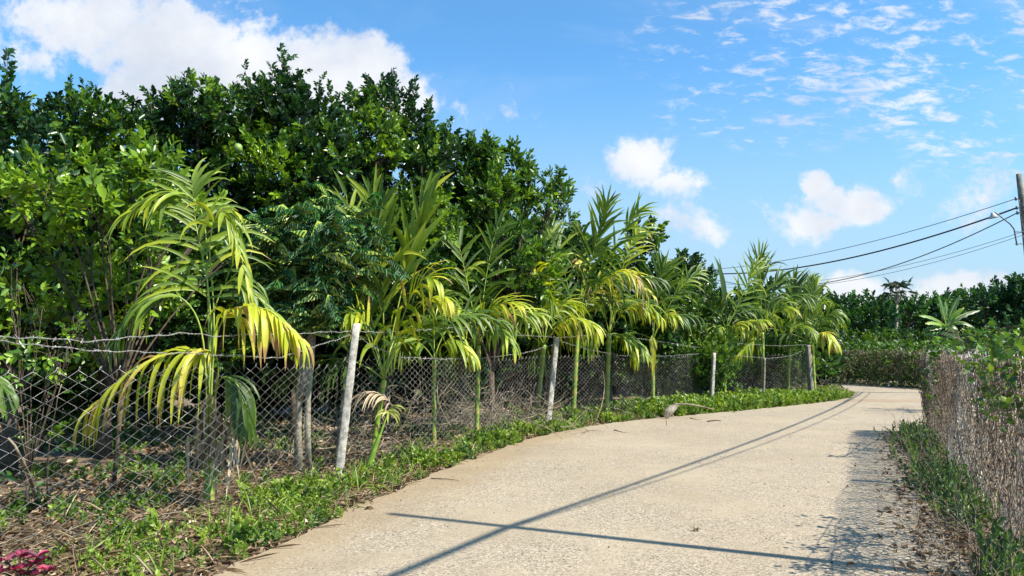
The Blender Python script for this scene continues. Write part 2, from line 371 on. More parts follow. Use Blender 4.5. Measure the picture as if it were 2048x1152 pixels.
# left fence ---------------------------------------------------------
fence = empty('chain_link_fence', (LF[3][0], LF[3][1], 0), 'long chain-link fence with leaning pale posts and two barbed strands, left of the road', 'fence')
chainlink(LF[:4], 1.40, -.02, .088, .090, .0021, .03, bulge=.02).build('wire_mesh', M_WIRE, fence)
chainlink(LF[3:], 1.42, -.02, .076, .086, .0024, .03, bulge=.02).build('wire_mesh', M_WIRE, fence)
cor = [LF[-1], LF[-1]+np.array([.55, 1.4]), LF[-1]+np.array([.2, 5.])]
chainlink(cor, 1.45, 0, .07, .09, .003, .03).build('wire_mesh', M_WIRE, fence)
yb = lambda px, py: G(px, py)[1]
posts = [((675, 955), (713, 648), .105, .09, .25), ((1094, 853), (1113, 676), .115, .1, .3), ((1422, 812), (1428, 706), .10, .085, .4)]
for (b, t, w0, w1, rt) in posts:
    g = G(*b); p = post_mesh(g+[0, 0, -.1], P(t[0], t[1], g[1]+.03), w0, w1, rt).build('post', M_POST, fence); p['label'] = 'pale weathered concrete post leaning over'
g = G(1624, 798); post_mesh(g+[0, 0, -.1], P(1615, 690, g[1]), .15, .13, .5).build('post', M_DPOST, fence)
g = G(668, 930); post_mesh(g+[0, 0, -.1]+[.02, .1, 0], P(706, 652, g[1]+.1), .10, .09, .2).build('post', M_DPOST, fence)
g = G(1526, 806); post_mesh(g+[0, 0, -.1], P(1529, 716, g[1]), .07, .06, .5).build('post', M_DPOST, fence)
bw = MB()
def bwire(px): barbed(bw, [P(x, y, Y) for x, y, Y in px])
yA, yB, yC, yD = G(675, 952)[1], G(1095, 850)[1], G(1423, 806)[1], G(1622, 797)[1]
bwire([(-260, 640, 3.9), (-60, 668, 4.7), (60, 676, 5.3), (170, 682, 5.7), (260, 676, 6.1), (360, 666, 6.6), (430, 672, 7.), (560, 668, 8.), (713, 662, yA)])
bwire([(-260, 600, 3.9), (0, 680, 5.), (90, 693, 5.4), (230, 703, 5.9), (380, 707, 6.7), (480, 712, 7.4), (560, 716, 8.), (640, 690, 8.7), (711, 666, yA)])
bwire([(713, 664, yA), (800, 664, 10.4), (900, 655, 12), (990, 668, 13.6), (1112, 674, yB)])
bwire([(711, 668, yA), (740, 690, 9.7), (800, 714, 10.4), (880, 718, 11.7), (970, 716, 13.3), (1050, 706, 14.6), (1111, 688, yB)])
bwire([(1113, 680, yB), (1180, 700, 16.7), (1250, 712, 18), (1330, 712, 19.5), (1426, 706, yC)])
bwire([(1113, 676, yB), (1200, 668, 17), (1300, 680, 19), (1427, 700, yC)])
bwire([(1428, 702, yC), (1470, 687, 22.2), (1560, 692, 23), (1614, 689, yD)])
bwire([(1426, 708, yC), (1480, 712, 22.4), (1540, 717, 23), (1580, 712, 23.4), (1615, 698, yD)])
bw.build('barbed_wire', M_WIRE, fence)

# right fence --------------------------------------------------------
rf = empty('chain_link_fence', (RF[2][0], RF[2][1], 0), 'chain-link fence smothered in dead grey vines along the right side of the road', 'fence')
chainlink(RF, 1.52, 0, .05, .085, .0046, .05, bulge=.02).build('wire_mesh', M_RWIRE, rf)
def ptop(g, h, lean=(0, 0)): return [g[0]+lean[0], g[1]+lean[1], h]
for s_ in (length(RF)-.05, length(RF)-3.2, length(RF)-6.2):
    c, d = along(RF, s_); post_mesh([c[0]+.16, c[1]+.02, -.1], [c[0]+.16, c[1]+.02, 1.56], .09, .08, .4).build('post', M_DPOST, rf)

# far fence ----------------------------------------------------------
ff = empty('chain_link_fence', (FARF[1][0], FARF[1][1], 0), 'far fence choked with brown vines, crossing behind the bend of the road', 'fence')
chainlink(FARF, 1.5, 0, .16, .2, .005, .03).build('wire_mesh', M_RWIRE, ff)
for px in (1675, 1808, 1560, 1930):
    a, b = FARF[1], FARF[2]; t = (px-1640)/220.; c = a+(b-a)*t
    post_mesh([c[0], c[1]-.08, -.1], [c[0]+.03, c[1]-.08, 1.62], .14, .12, .3).build('post', M_DPOST, ff)

# ------------------------------------------------------------------ tangles on fences
def tangle(line, s0, s1, n, zmax, thick, mb, r=.0035, vert=1.0, side=0.):
    for _ in range(n):
        s = rng.uniform(s0, s1); z = rng.uniform(0, zmax*.8); k = rng.integers(8, 20); p = []
        ds = rng.normal(0, .012); dz = rng.uniform(.03, .07)*vert; o = rng.uniform(-thick, thick)+side
        for i in range(k):
            s += ds+rng.normal(0, .02); z += dz+rng.normal(0, .015); ds += rng.normal(0, .006); dz += rng.normal(0, .008); o += rng.normal(0, .012)
            if z > zmax: dz = -abs(dz)*.6
            if z < 0: dz = abs(dz)
            c, d = along(line, max(0, min(s, s1))); p.append([c[0]-d[1]*o, c[1]+d[0]*o, max(.01, z)])
        tube(mb, p, r*rng.uniform(.5, 1.5), 3, cap=False)
LR = length(RF)
mb = MB(); tangle(RF, 1., LR-.03, 1750, 1.45, .05, mb, .003); tangle(RF, LR-1.2, LR, 380, 1.48, .12, mb, .004)
tag(mb.build('dry_vines', M_VINE), 'tangle of dead grey-brown vine stems woven through the right-hand fence', 'vines', kind='stuff')
DL = [leaf_t(.07, .035, .9, .6), leaf_t(.055, .04, 1.3, -.4)]
def scatter(mb, pos, tpl, size, tint, upb=1., flat=False, tilt=.8):
    m = len(pos)
    if m == 0: return
    d = rng.normal(0, 1, (m, 3)); d[:, 2] *= (.25 if flat else 1)
    up = rng.normal(0, tilt, (m, 3))+[0, 0, upb]
    M = frames(d, up)*size[:, None, None]
    mb.inst(tpl[0], tpl[1], M, pos, tint, tpl[2] if len(tpl) > 2 else None)
def on_line(line, s0, s1, n, z0, z1, thick, side=0.):
    out = []
    for s, z, o in zip(rng.uniform(s0, s1, n), rng.uniform(z0, z1, n), rng.normal(0, thick, n)+side):
        c, d = along(line, s); out.append([c[0]-d[1]*o, c[1]+d[0]*o, z])
    return np.array(out)
mb = MB()
for tp in DL: scatter(mb, on_line(RF, 1., LR, 800, .02, 1.45, .06), tp, rng.uniform(.3, .8, 800), rng.uniform(0, .8, 800))
tag(mb.build('withered_leaves', M_DRY), 'curled withered leaves caught in the right-hand fence', 'dry leaves', kind='stuff')
LFAR = length(FARF)
mb = MB(); tangle(FARF, 6, LFAR*.75, 900, 1.5, .15, mb, .008, 1.); tag(mb.build('dry_vines', M_VINE), 'brown vine stems hanging over the far fence at the bend', 'vines', kind='stuff')
mb = MB(); q = on_line(FARF, 5, LFAR*.75, 6000, .2, 1.55, .14); q = q[rng.uniform(0, 1, 6000) < .25+.75*(q[:, 2]/1.55)**1.2]
scatter(mb, q, leaf_t(.12, .06, .6, .3), rng.uniform(.5, 1.2, len(q)), rng.uniform(0, 1., len(q)))
tag(mb.build('withered_leaves', M_OLIVE), 'brown withered foliage blanketing the top of the far fence', 'dry leaves', kind='stuff')
mb = MB(); q = on_line(FARF, 5, LFAR*.75, 7000, 0, 1.5, .2, -.1); q[:1300, 2] = 1.45+abs(rng.normal(0, .22, 1300))*(.6+.8*np.sin(q[:1300, 0]*2.3)**2); q = q[rng.uniform(0, 1, 7000) < np.clip(1.2-q[:, 2]*.6, .3, 1)]
scatter(mb, q, leaf_t(.13, .08, .3, .2), rng.uniform(.5, 1.2, len(q)), rng.uniform(0, .75, len(q)))
tag(mb.build('creeper', M_WEED), 'green creeper leaves climbing the lower half of the far fence', 'creeper', kind='stuff')

# ------------------------------------------------------------------ trees
SPR = {}
def sprigs(key, **k):
    if key not in SPR: SPR[key] = [sprig_t(seed=i*7+hash(len(key)) % 5, **k) for i in range(5)]
    return SPR[key]
def put_sprigs(mb, kinds, pos, dirs, size, tint):
    pos = np.asarray(pos, float); dirs = np.asarray(dirs, float); size = np.asarray(size, float); tint = np.asarray(tint, float)
    which = rng.integers(0, len(kinds), len(pos)); up = rng.normal(0, .45, (len(pos), 3))+[.15, -.2, 1.]
    M = frames(dirs, up)*size[:, None, None]
    for i, (v_, f_, t_, tw) in enumerate(kinds):
        s = which == i
        if s.any():
            mb.inst(v_, f_, M[s], pos[s], tint[s], t_); mb.inst(tw[0], tw[1], M[s], pos[s], mi=1)
def lump_points(c, R, dens, inner=.5):
    n = int(4*math.pi*R*R*dens); d = nrm(rng.normal(0, 1, (n, 3))); rr = R*rng.uniform(inner**2, 1.12, n)**.5
    keep = (rng.uniform(0, 1, n) < np.where(d[:, 1] > .25, .4, 1.)); d = d[keep]; rr = rr[keep]
    rr = rr*(1+.18*np.sin(d[:, 0]*5+c[0]*3)*np.cos(d[:, 2]*6+c[2]))
    return c+d*rr[:, None]*np.array([1, .95, .95]), d
def tree(name, label, cat, lumps, Y, base, kinds, lm, dens=40, size=1., tint=.35, tsd=.16, trunk_r=.09, bark=None, shoots=(), group=None, clump=.8, updir=.7, fork=.35, min_z=.25, shrink=1.):
    bp = np.array([P(base, 900, Y)[0], Y, 0.]); root = empty(name, bp, label, cat, group)
    cs = [(P(l[0], l[1], Y+(l[3] if len(l) > 3 else rng.uniform(-.5, .5)*Y/14)), l[2]/F*Y*shrink) for l in lumps]
    tb = MB(); low = min(c[2] for c, _ in cs); fz = max(.35, low*fork+.2); top = bp+[0, 0, fz]
    tube(tb, wob([bp-[0, 0, .1], bp+[0, 0, fz*.5], top], .02), [trunk_r*1.25, trunk_r*1.05, trunk_r], 8)
    for c, R in cs:
        mid = top+(c-top)*.5+np.array([0, 0, .15*np.linalg.norm(c-top)])*(1 if c[2] > fz else 0)
        pts = wob(bez(top, mid, c, 8), .03); tube(tb, pts, np.linspace(trunk_r*.62, min(.015, trunk_r*.3), 8), 6)
        for _ in range(6):
            d = nrm(rng.normal(0, 1, 3)+[0, -.3, .5]); e = c+d*R*.95; k = rng.integers(4, 8)
            tube(tb, wob(bez(pts[k], (pts[k]+e)/2+[0, 0, .1], e, 5), .02), np.linspace(min(.016, trunk_r*.35), .003, 5), 4, cap=False)
    tb.build('trunk', bark or M_BARK, root, smooth=True)
    mb = MB()
    for c, R in cs:
        p, d = lump_points(c, R, dens); ok = p[:, 2] > min_z; p, d = p[ok], d[ok]
        dd = d*.7+rng.normal(0, .45, d.shape)+[0, 0, updir]
        cn = clump*.18*np.sin(p[:, 0]*2.1+p[:, 2]*1.7+c[0])+clump*.12*np.sin(p[:, 2]*4.1-p[:, 1]*2)
        put_sprigs(mb, kinds, p, dd, size*rng.uniform(.75, 1.2, len(p)), tint+rng.normal(0, tsd, len(p))+cn)
    shoots = list(shoots)
    if len(shoots) > 3:
        top_ = sorted(lumps, key=lambda l: l[1])[:6]
        for l in top_:
            for _ in range(2): x_ = l[0]+rng.uniform(-1, 1)*l[2]*.9; shoots.append((x_, l[1]-l[2]*.75-rng.uniform(5, 45), rng.uniform(60, 110)))
    for (sx, sy, ln) in shoots:                                  # water shoots standing above the crown
        t_ = P(sx, sy, Y); b_ = P(sx+rng.uniform(-25, 25), sy+ln, Y)
        ax = bez(b_, (b_+t_)/2+rng.normal(0, .05, 3), t_, 14); tube(mb, ax, np.linspace(.012, .003, 14), 4, mi=1, cap=False)
        k = int(np.linalg.norm(t_-b_)/.085); ii = np.linspace(0, 12, k).astype(int)
        dd = (ax[ii+1]-ax[ii])*14+rng.normal(0, .6, (k, 3)); put_sprigs(mb, kinds, ax[ii], dd, size*rng.uniform(.55, .9, k), tint-.05+rng.normal(0, .1, k))
    mb.build('crown', [lm, bark or M_BARK], root)
    return root
CK = sprigs('cit', n=11, S_=.28, L=.15, W=.098, spread=1.2)
CG = 'dark pomelo trees behind the left fence'
A = dict(shrink=.9, size=.84, tint=.40, kinds=CK, lm=M_CIT, group=CG, cat='tree', name='pomelo_tree', tsd=.25, dens=36, clump=1.5)
tree(label='dark pomelo tree at the left edge with one tall shoot above it', Y=10, base=20, lumps=[(-130, 330, 110), (-60, 290, 100), (10, 270, 80), (60, 400, 100), (-40, 430, 120), (-60, 560, 120), (50, 560, 110), (-90, 700, 100), (40, 690, 90), (110, 640, 70)], shoots=[(15, 100, 170), (3, 180, 120), (45, 200, 80)], **A)
tree(label='dark pomelo tree second from the left edge, flat-topped crown', Y=11.2, base=210, lumps=[(110, 270, 75), (190, 265, 70), (250, 290, 80), (130, 370, 100), (250, 390, 100), (180, 480, 110), (290, 500, 100), (120, 590, 100), (230, 610, 90), (320, 620, 80), (180, 700, 70)], shoots=[(195, 168, 120), (120, 230, 90), (150, 195, 80), (265, 190, 100), (300, 190, 90)], **A)
pt = tree(label='dark pomelo tree with one green fruit high in its crown', Y=12, base=420, lumps=[(340, 260, 75), (400, 225, 65), (460, 240, 70), (380, 320, 90), (470, 330, 85), (330, 400, 90), (440, 430, 100), (380, 530, 100), (470, 560, 90), (330, 640, 80), (430, 660, 70)], shoots=[(432, 155, 110), (380, 160, 90), (487, 128, 140), (345, 180, 80), (515, 180, 100)], **A)
tree(label='tallest pomelo tree, its top shoot reaching into the big cloud', Y=12.6, base=590, lumps=[(560, 215, 62), (600, 270, 75), (530, 290, 75), (650, 320, 80), (570, 360, 90), (650, 430, 95), (530, 440, 90), (600, 520, 100), (500, 540, 80), (680, 540, 80), (560, 640, 80)], shoots=[(560, 95, 150), (575, 110, 120), (545, 130, 110), (605, 145, 110), (645, 150, 110), (540, 175, 80), (660, 175, 90)], **A)
tree(label='dark pomelo tree behind the tall fan-leaved palm', Y=13.5, base=770, lumps=[(710, 240, 55), (780, 215, 58), (740, 290, 70), (815, 280, 55), (700, 370, 85), (790, 370, 85), (860, 330, 55), (750, 470, 90), (840, 450, 80), (720, 570, 80), (820, 560, 80), (770, 650, 80)], shoots=[(780, 145, 100), (740, 175, 80), (700, 175, 90), (862, 200, 120), (820, 195, 80), (850, 240, 70)], **A)
tree(label='dark pomelo tree lowest in the row, behind the pale-leaved fig', Y=16, base=920, lumps=[(880, 310, 45), (925, 340, 55), (900, 410, 75), (960, 420, 70), (880, 510, 90), (970, 540, 90), (920, 620, 80), (1010, 640, 80)], shoots=[(906, 238, 90), (942, 262, 80), (885, 270, 60), (965, 290, 60)], **A)
# fruit on its tree
import bmesh
def blob(name, c, r, m, parent=None):
    bm = bmesh.new(); bmesh.ops.create_icosphere(bm, subdivisions=3, radius=r)
    for v_ in bm.verts: v_.co.z *= 1.08; v_.co *= 1+.03*math.sin(v_.co.x*90)*math.cos(v_.co.z*70); 
    me = bpy.data.meshes.new(name); bm.to_mesh(me); bm.free(); me.materials.append(m)
    for p in me.polygons: p.use_smooth = True
    o = bpy.data.objects.new(name, me); COL.objects.link(o); o.location = [float(x) for x in c]
    if parent: o.parent = parent; o.matrix_parent_inverse = parent.matrix_world.inverted()
    return o
blob('fruit', P(476, 296, 10.9), .065, M_FRUIT, pt)
# bright young foliage in front, at left
LK = sprigs('light', n=9, S_=.26, L=.15, W=.085, spread=1.25)
tree('citrus_tree', 'bright green citrus tree with large fresh leaves in front of the dark ones, far left', 'tree', [(60, 560, 50, .3), (160, 570, 50, .3), (260, 600, 50, .3), (330, 560, 40, .4), (130, 650, 45, .4), (210, 690, 40, .5), (95, 370, 52, -.3), (170, 345, 40), (205, 400, 50), (280, 370, 60), (330, 345, 42), (20, 400, 40), (70, 450, 40), (150, 470, 35), (350, 420, 40), (480, 505, 26, .8), (440, 430, 22, .8), (310, 490, 26)], 8.9, 230, LK, M_CIT, dens=24, tint=.88, tsd=.2, trunk_r=.022, updir=.35, fork=.5)
tree('citrus_tree', 'small citrus sapling with fresh leaf tufts beside the fence at the left edge', 'tree', [(20, 560, 30), (60, 600, 30), (90, 700, 34, -.4), (40, 660, 28), (150, 680, 22), (110, 720, 26), (15, 720, 36), (100, 880, 26), (60, 960, 22), (160, 640, 20)], 7.4, 60, sprigs('light2', n=8, S_=.2, L=.10, W=.058, spread=1.2), M_CIT, dens=26, tint=.62, tsd=.2, trunk_r=.010, updir=.3)
# loose fig-like tree beside the palms
FK = sprigs('figleaf', n=9, S_=.25, L=.17, W=.085, spread=1.0)
tree('fig_tree', 'loose pale-leaved fig tree with visible branches beside the middle palms', 'tree', [(965, 320, 38), (1015, 345, 42), (1070, 385, 38), (1110, 395, 25), (985, 400, 52), (1050, 440, 48), (930, 470, 50), (1000, 500, 60), (1060, 540, 50), (960, 580, 60), (1030, 600, 50), (900, 560, 40)], 15.2, 985, FK, M_FIC, dens=22, tint=.42, tsd=.24, trunk_r=.06, shoots=[(1030, 292, 60), (1118, 345, 60), (950, 285, 50), (1080, 340, 50), (1135, 400, 40)])
# middle and far clumps on the left
tree('pomelo_tree', 'dark pomelo tree showing between the middle palms', 'tree', [(1290, 480, 30), (1180, 540, 60), (1255, 580, 60), (1110, 600, 80), (1330, 580, 45), (1370, 545, 30), (1200, 660, 70), (1300, 660, 50), (1120, 700, 60)], 21, 1220, CK, M_CIT, dens=22, size=1.3, tint=.3, shoots=[(1310, 460, 40), (1372, 512, 30)])
tree('shrub', 'dense small-leaved shrub growing over the fence beside the third pale post', 'shrub', [(1340, 620, 45), (1395, 600, 42), (1430, 640, 38), (1365, 680, 50), (1320, 690, 40), (1425, 700, 42), (1380, 740, 42), (1330, 760, 35), (1440, 750, 30), (1290, 720, 30), (1280, 770, 25), (1400, 560, 28)], 22.3, 1370, sprigs('small', n=12, S_=.2, L=.085, W=.045, spread=1.2), M_FIC, dens=42, size=1.3, tint=.32, trunk_r=.04)
tree('shrub', 'leafy green undergrowth shrub behind the last palms of the row', 'shrub', [(1490, 660, 45), (1550, 650, 50), (1600, 680, 40), (1520, 720, 45), (1590, 740, 40), (1460, 730, 40), (1640, 720, 22)], 27, 1540, sprigs('small2', n=12, S_=.24, L=.11, W=.05, spread=1.2), M_FIC, dens=20, size=1.4, tint=.3, trunk_r=.04)
# orchard rows further back that close the view under the crowns
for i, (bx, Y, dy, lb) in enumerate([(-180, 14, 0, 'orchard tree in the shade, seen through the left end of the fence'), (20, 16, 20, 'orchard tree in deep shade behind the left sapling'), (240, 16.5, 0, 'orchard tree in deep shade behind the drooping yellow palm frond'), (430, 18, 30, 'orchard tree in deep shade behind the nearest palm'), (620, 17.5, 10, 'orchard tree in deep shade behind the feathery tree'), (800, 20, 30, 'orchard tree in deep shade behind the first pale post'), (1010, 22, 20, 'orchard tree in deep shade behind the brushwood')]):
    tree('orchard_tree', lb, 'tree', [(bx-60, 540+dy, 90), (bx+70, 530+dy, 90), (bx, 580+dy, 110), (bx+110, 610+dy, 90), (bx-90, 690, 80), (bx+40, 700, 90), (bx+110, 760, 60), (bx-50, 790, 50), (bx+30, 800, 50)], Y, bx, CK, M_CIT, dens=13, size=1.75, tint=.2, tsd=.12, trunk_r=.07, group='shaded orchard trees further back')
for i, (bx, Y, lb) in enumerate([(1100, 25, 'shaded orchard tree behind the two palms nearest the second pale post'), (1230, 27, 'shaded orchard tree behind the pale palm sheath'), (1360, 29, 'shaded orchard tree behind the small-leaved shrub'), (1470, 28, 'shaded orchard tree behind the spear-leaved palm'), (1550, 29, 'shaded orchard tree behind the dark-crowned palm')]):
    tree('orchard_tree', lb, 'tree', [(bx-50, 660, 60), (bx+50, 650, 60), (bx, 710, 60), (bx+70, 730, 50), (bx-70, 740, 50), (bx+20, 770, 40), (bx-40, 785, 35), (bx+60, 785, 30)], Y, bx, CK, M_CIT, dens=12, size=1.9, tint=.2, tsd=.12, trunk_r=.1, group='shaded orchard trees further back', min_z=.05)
# feathery tree (pinnate leaves)
def pinnate_t(seed):
    r = np.random.default_rng(seed); vs = []; fq = []; tt = []; o = 0; n = 9; L = .42
    for i in range(n):
        f = (i+1)/n; z = .06*math.sin(f*2.2)-.16*f*f
        for sg in (-1, 1):
            d = np.array([sg, .55+.3*f, -.6+r.normal(0, .15)]); ll = .115*(1-.35*abs(f-.45)); v_, fc = leaf_t(ll, .027, .3, .5)
            M = frames(d[None], np.array([[0, 0, 1.]])+r.normal(0, .45, (1, 3)))[0]; vs.append(v_@M.T+np.array([0, f*L, z])); fq.append(fc[0]+o); o += len(v_); tt.append(np.full(len(v_), r.normal(0, .12)))
    v = np.concatenate(vs); f = [np.concatenate(fq)]
    tw = np.array([[-.003, 0, 0], [.003, 0, 0], [0, L*.5, .05], [0, L, -.13]])
    return v, f, np.concatenate(tt), (tw, [np.array([[0, 1, 2], [0, 2, 3]])])
PK = [pinnate_t(i) for i in range(5)]
def feather_tree():
    Y = 9.9; bp = np.array([P(600, 925, Y)[0], Y, 0.]); root = empty('feathery_tree', bp, 'slender forked tree with feathery blue-green leaves beside the first pale post', 'tree')
    tb = MB(); b0 = P(598, 922, Y); b0[2] = -.1; f1 = P(600, 770, Y); f2 = P(628, 640, Y)
    tube(tb, wob([b0, P(597, 860, Y), f1, P(612, 700, Y), P(626, 650, Y)], .008), [.06, .05, .045, .04, .04], 8); tube(tb, wob([P(600, 800, Y), P(612, 740, Y), f2, P(640, 560, Y)], .015), [.05, .055, .05, .03], 8)
    tube(tb, wob([b0+[.12, .05, 0], P(615, 860, Y), P(616, 790, Y), P(622, 730, Y), P(628, 660, Y)], .008), [.045, .042, .04, .035, .03], 8)
    tips = [(640, 420, .2), (590, 440, -.2), (700, 450, .1), (560, 480, -.3), (520, 460, .2), (650, 480, -.5), (730, 480, .1), (600, 520, -.4), (680, 530, -.3), (550, 560, 0), (640, 580, -.4), (580, 600, -.3), (700, 590, .2), (520, 600, .1), (620, 640, -.4), (660, 640, 0), (745, 540, .2), (560, 640, .3), (610, 470, .3)]
    mb = MB(); pp = []; dd = []; ts = []
    for (x, y, dy) in tips:
        c = P(x, y, Y+dy); st = P(625+rng.uniform(-10, 10), 640-rng.uniform(0, 80), Y)
        tube(tb, wob(bez(st, (st+c)/2+[0, 0, .15], c, 6), .015), np.linspace(.022, .006, 6), 5, cap=False)
        k = 25; a = rng.uniform(0, 2*math.pi, k)
        for q in a: pp.append(c+rng.normal(0, .10, 3)); dd.append([math.cos(q), math.sin(q), rng.uniform(-.4, .8)]); ts.append(.22+rng.normal(0, .15)+(.25 if y < 470 or y > 590 else 0))
    put_sprigs2(mb, PK, np.array(pp), np.array(dd), rng.uniform(.7, 1.1, len(pp)), np.array(ts))
    tb.build('trunk', M_GBARK, root, smooth=True); mb.build('crown', [M_PIN, M_RACH], root)
def put_sprigs2(mb, kinds, pos, dirs, size, tint):
    which = rng.integers(0, len(kinds), len(pos)); M = frames(dirs, np.array([[0, 0, 1.]]).repeat(len(pos), 0)+rng.normal(0, .15, (len(pos), 3)))*size[:, None, None]
    for i, (v_, f_, t_, tw) in enumerate(kinds):
        s = which == i; mb.inst(v_, f_, M[s], pos[s], tint[s], t_); mb.inst(tw[0], tw[1], M[s], pos[s], mi=1)
feather_tree()

# ------------------------------------------------------------------ palms
def leaflet(mb, p0, d0, N_, L, w, droop, tint, n=6, tip=.15):
    """ribbon with a shallow V, bending down under its weight"""
    if rng.uniform() < .13: droop = droop*2.2+.25
    tip = tip*rng.choice([.5, .8, 2.2]); d = nrm(d0); p = np.array(p0, float); step = L/n; pts = [p.copy()]; ds = [d.copy()]
    for i in range(n):
        d = nrm(d+np.array([0, 0, -1])*droop*(.4+i/n)); p = p+d*step; pts.append(p.copy()); ds.append(d.copy())
    pts = np.array(pts); ds = np.array(ds); sd_ = nrm(np.cross(ds, N_)); up = np.cross(sd_, ds)
    f = np.linspace(0, 1, n+1); wd = w/2*np.clip(np.interp(f, [0, .12, .5, .8, 1], [.5, .95, .9, .5, .04]), 0, 1)
    V = np.stack([pts-sd_*wd[:, None]+up*wd[:, None]*.35, pts, pts+sd_*wd[:, None]+up*wd[:, None]*.35], 1).reshape(-1, 3)
    i = np.arange(n)*3; F_ = np.concatenate([np.stack([i, i+1, i+4, i+3], -1), np.stack([i+1, i+2, i+5, i+4], -1)])
    tn = tint+tip*np.repeat(f**3, 3); mb.add(V, [F_], tn)
def crom(pts, n=25):
    p = np.array(pts, float); p = np.vstack([2*p[0]-p[1], p, 2*p[-1]-p[-2]]); m = len(p)-3; out = []
    for t in np.linspace(0, m-1e-6, n):
        i = int(t); u_ = t-i; a, b, c, d = p[i:i+4]; out.append(.5*((2*b)+(c-a)*u_+(2*a-5*b+4*c-d)*u_**2+(3*b-a-3*c+d)*u_**3))
    return np.array(out)
def frond(root, p0, p1, p2, face, tint, nl=17, L=.5, w=.05, droop=.28, ang=.75, start=.18, name='frond', mt=None, rr=.011, jit=.2, path=None):
    nl = int(nl*1.15); w = w*1.3; mb = MB(); ax = crom(path) if path is not None else bez(p0, p1, p2, 25)
    T = nrm(np.gradient(ax, axis=0)); face = np.asarray(face, float)+rng.normal(0, .12, 3)
    Nn = nrm(face-(T@face)[:, None]*T)
    tube(mb, ax, np.linspace(rr, rr*.25, 25), 5, mi=1)
    for i in range(nl):
        f = start+(1-start)*(i+.5)/nl; j = f*24; a = int(j); t = j-a; b = min(a+1, 24)
        c = ax[a]*(1-t)+ax[b]*t; tt = nrm(T[a]*(1-t)+T[b]*t); n_ = nrm(Nn[a]); sd_ = np.cross(tt, n_)
        an = ang*(1.15-.75*f); prof = np.interp(f, [0, .25, .6, .9, 1], [.55, .85, 1, .7, .45])
        for sg in (-1, 1):
            if rng.uniform() < .09: continue
            q = an+rng.normal(0, jit); d = tt*math.cos(q)+sd_*sg*math.sin(q)+n_*rng.normal(.08, .16)
            leaflet(mb, c, d, n_, L*1.32*prof*rng.uniform(.75, 1.12), w*rng.uniform(.7, 1.2)*(.7+.3*prof), droop*rng.uniform(.5, 1.7), tint+rng.normal(0, .10))
    return mb.build(name, mt or [M_PAL, M_RACH], root, smooth=True)
def palm(label, base, Y, crown, r, fr, auto=4, scale=1., tint=.4, dry=0, lean_mid=(0, 0), group='areca palms planted along the left fence'):
    b = P(base[0], base[1], Y); b[2] = 0; c = P(crown[0], crown[1], Y); root = empty('areca_palm', b, label, 'palm', group)
    mb = MB(); n = 40; mid = (b+c)/2+[lean_mid[0], 0, lean_mid[1]]; ax = bez(b-[0, 0, .06], mid, c, n); rad = r*np.interp(np.arange(n)/n, [0, .06, .2, .7, 1], [1.7, 1.2, 1., 1., 1.1]); rings = (np.arange(n) % 6 == 0)
    rad = rad*np.where(rings, 1.1, 1.)
    T0 = mb.n; tube(mb, ax, rad, 10); tn = np.repeat(np.where(rings, .7, 0)+np.clip(.9-np.arange(n)/n*6, 0, 1), 10)+rng.normal(0, .06, n*10); mb.t[-1] = np.clip(tn, 0, 1)
    mb.build('stem', M_STEM, root, smooth=True)
    for q in fr:
        (cx, cy, dy1, tx, ty, dy2, tn) = q[:7]; o = q[7] if len(q) > 7 else {}
        o = dict(o); face = o.pop('face', (0, -.75, .66))
        frond(root, o.pop('from', c), P(cx, cy, Y+dy1), P(tx, ty, Y+dy2), face, tn, L=o.pop('L', .5*scale), w=o.pop('w', .05*scale), **o)
    for i in range(max(0, auto-1)):
        a = 2.4*i+rng.uniform(0, 1.2); el = [1.25, .5, .9, .2][i % 4]+rng.uniform(-.15, .15); ln = rng.uniform(1.2, 1.75)*scale
        h = np.array([math.cos(a), abs(math.sin(a))*.8-.15, 0]); p1 = c+h*ln*.5*math.cos(el)+[0, 0, ln*.75*math.sin(el)]; p2 = c+h*ln*.95+[0, 0, ln*(1.15*math.sin(el)-.6)]
        frond(root, c, p1, p2, (rng.normal(0, .3), -.4, .9), tint+rng.choice([-.15, -.08, 0, .2]), nl=15, L=.5*scale, w=.045*scale, droop=rng.uniform(.15, .5), start=.28)
    return root
fc = lambda x, y, z: dict(face=(x, y, z))
Y1 = 7.9
def pth(Y, *p): return [P(x, y, Y+d) for x, y, d in p]
p1 = palm('nearest palm, with long yellow fronds drooping over the fence at left', (418, 1000), Y1, (418, 850), .05, [], auto=0)
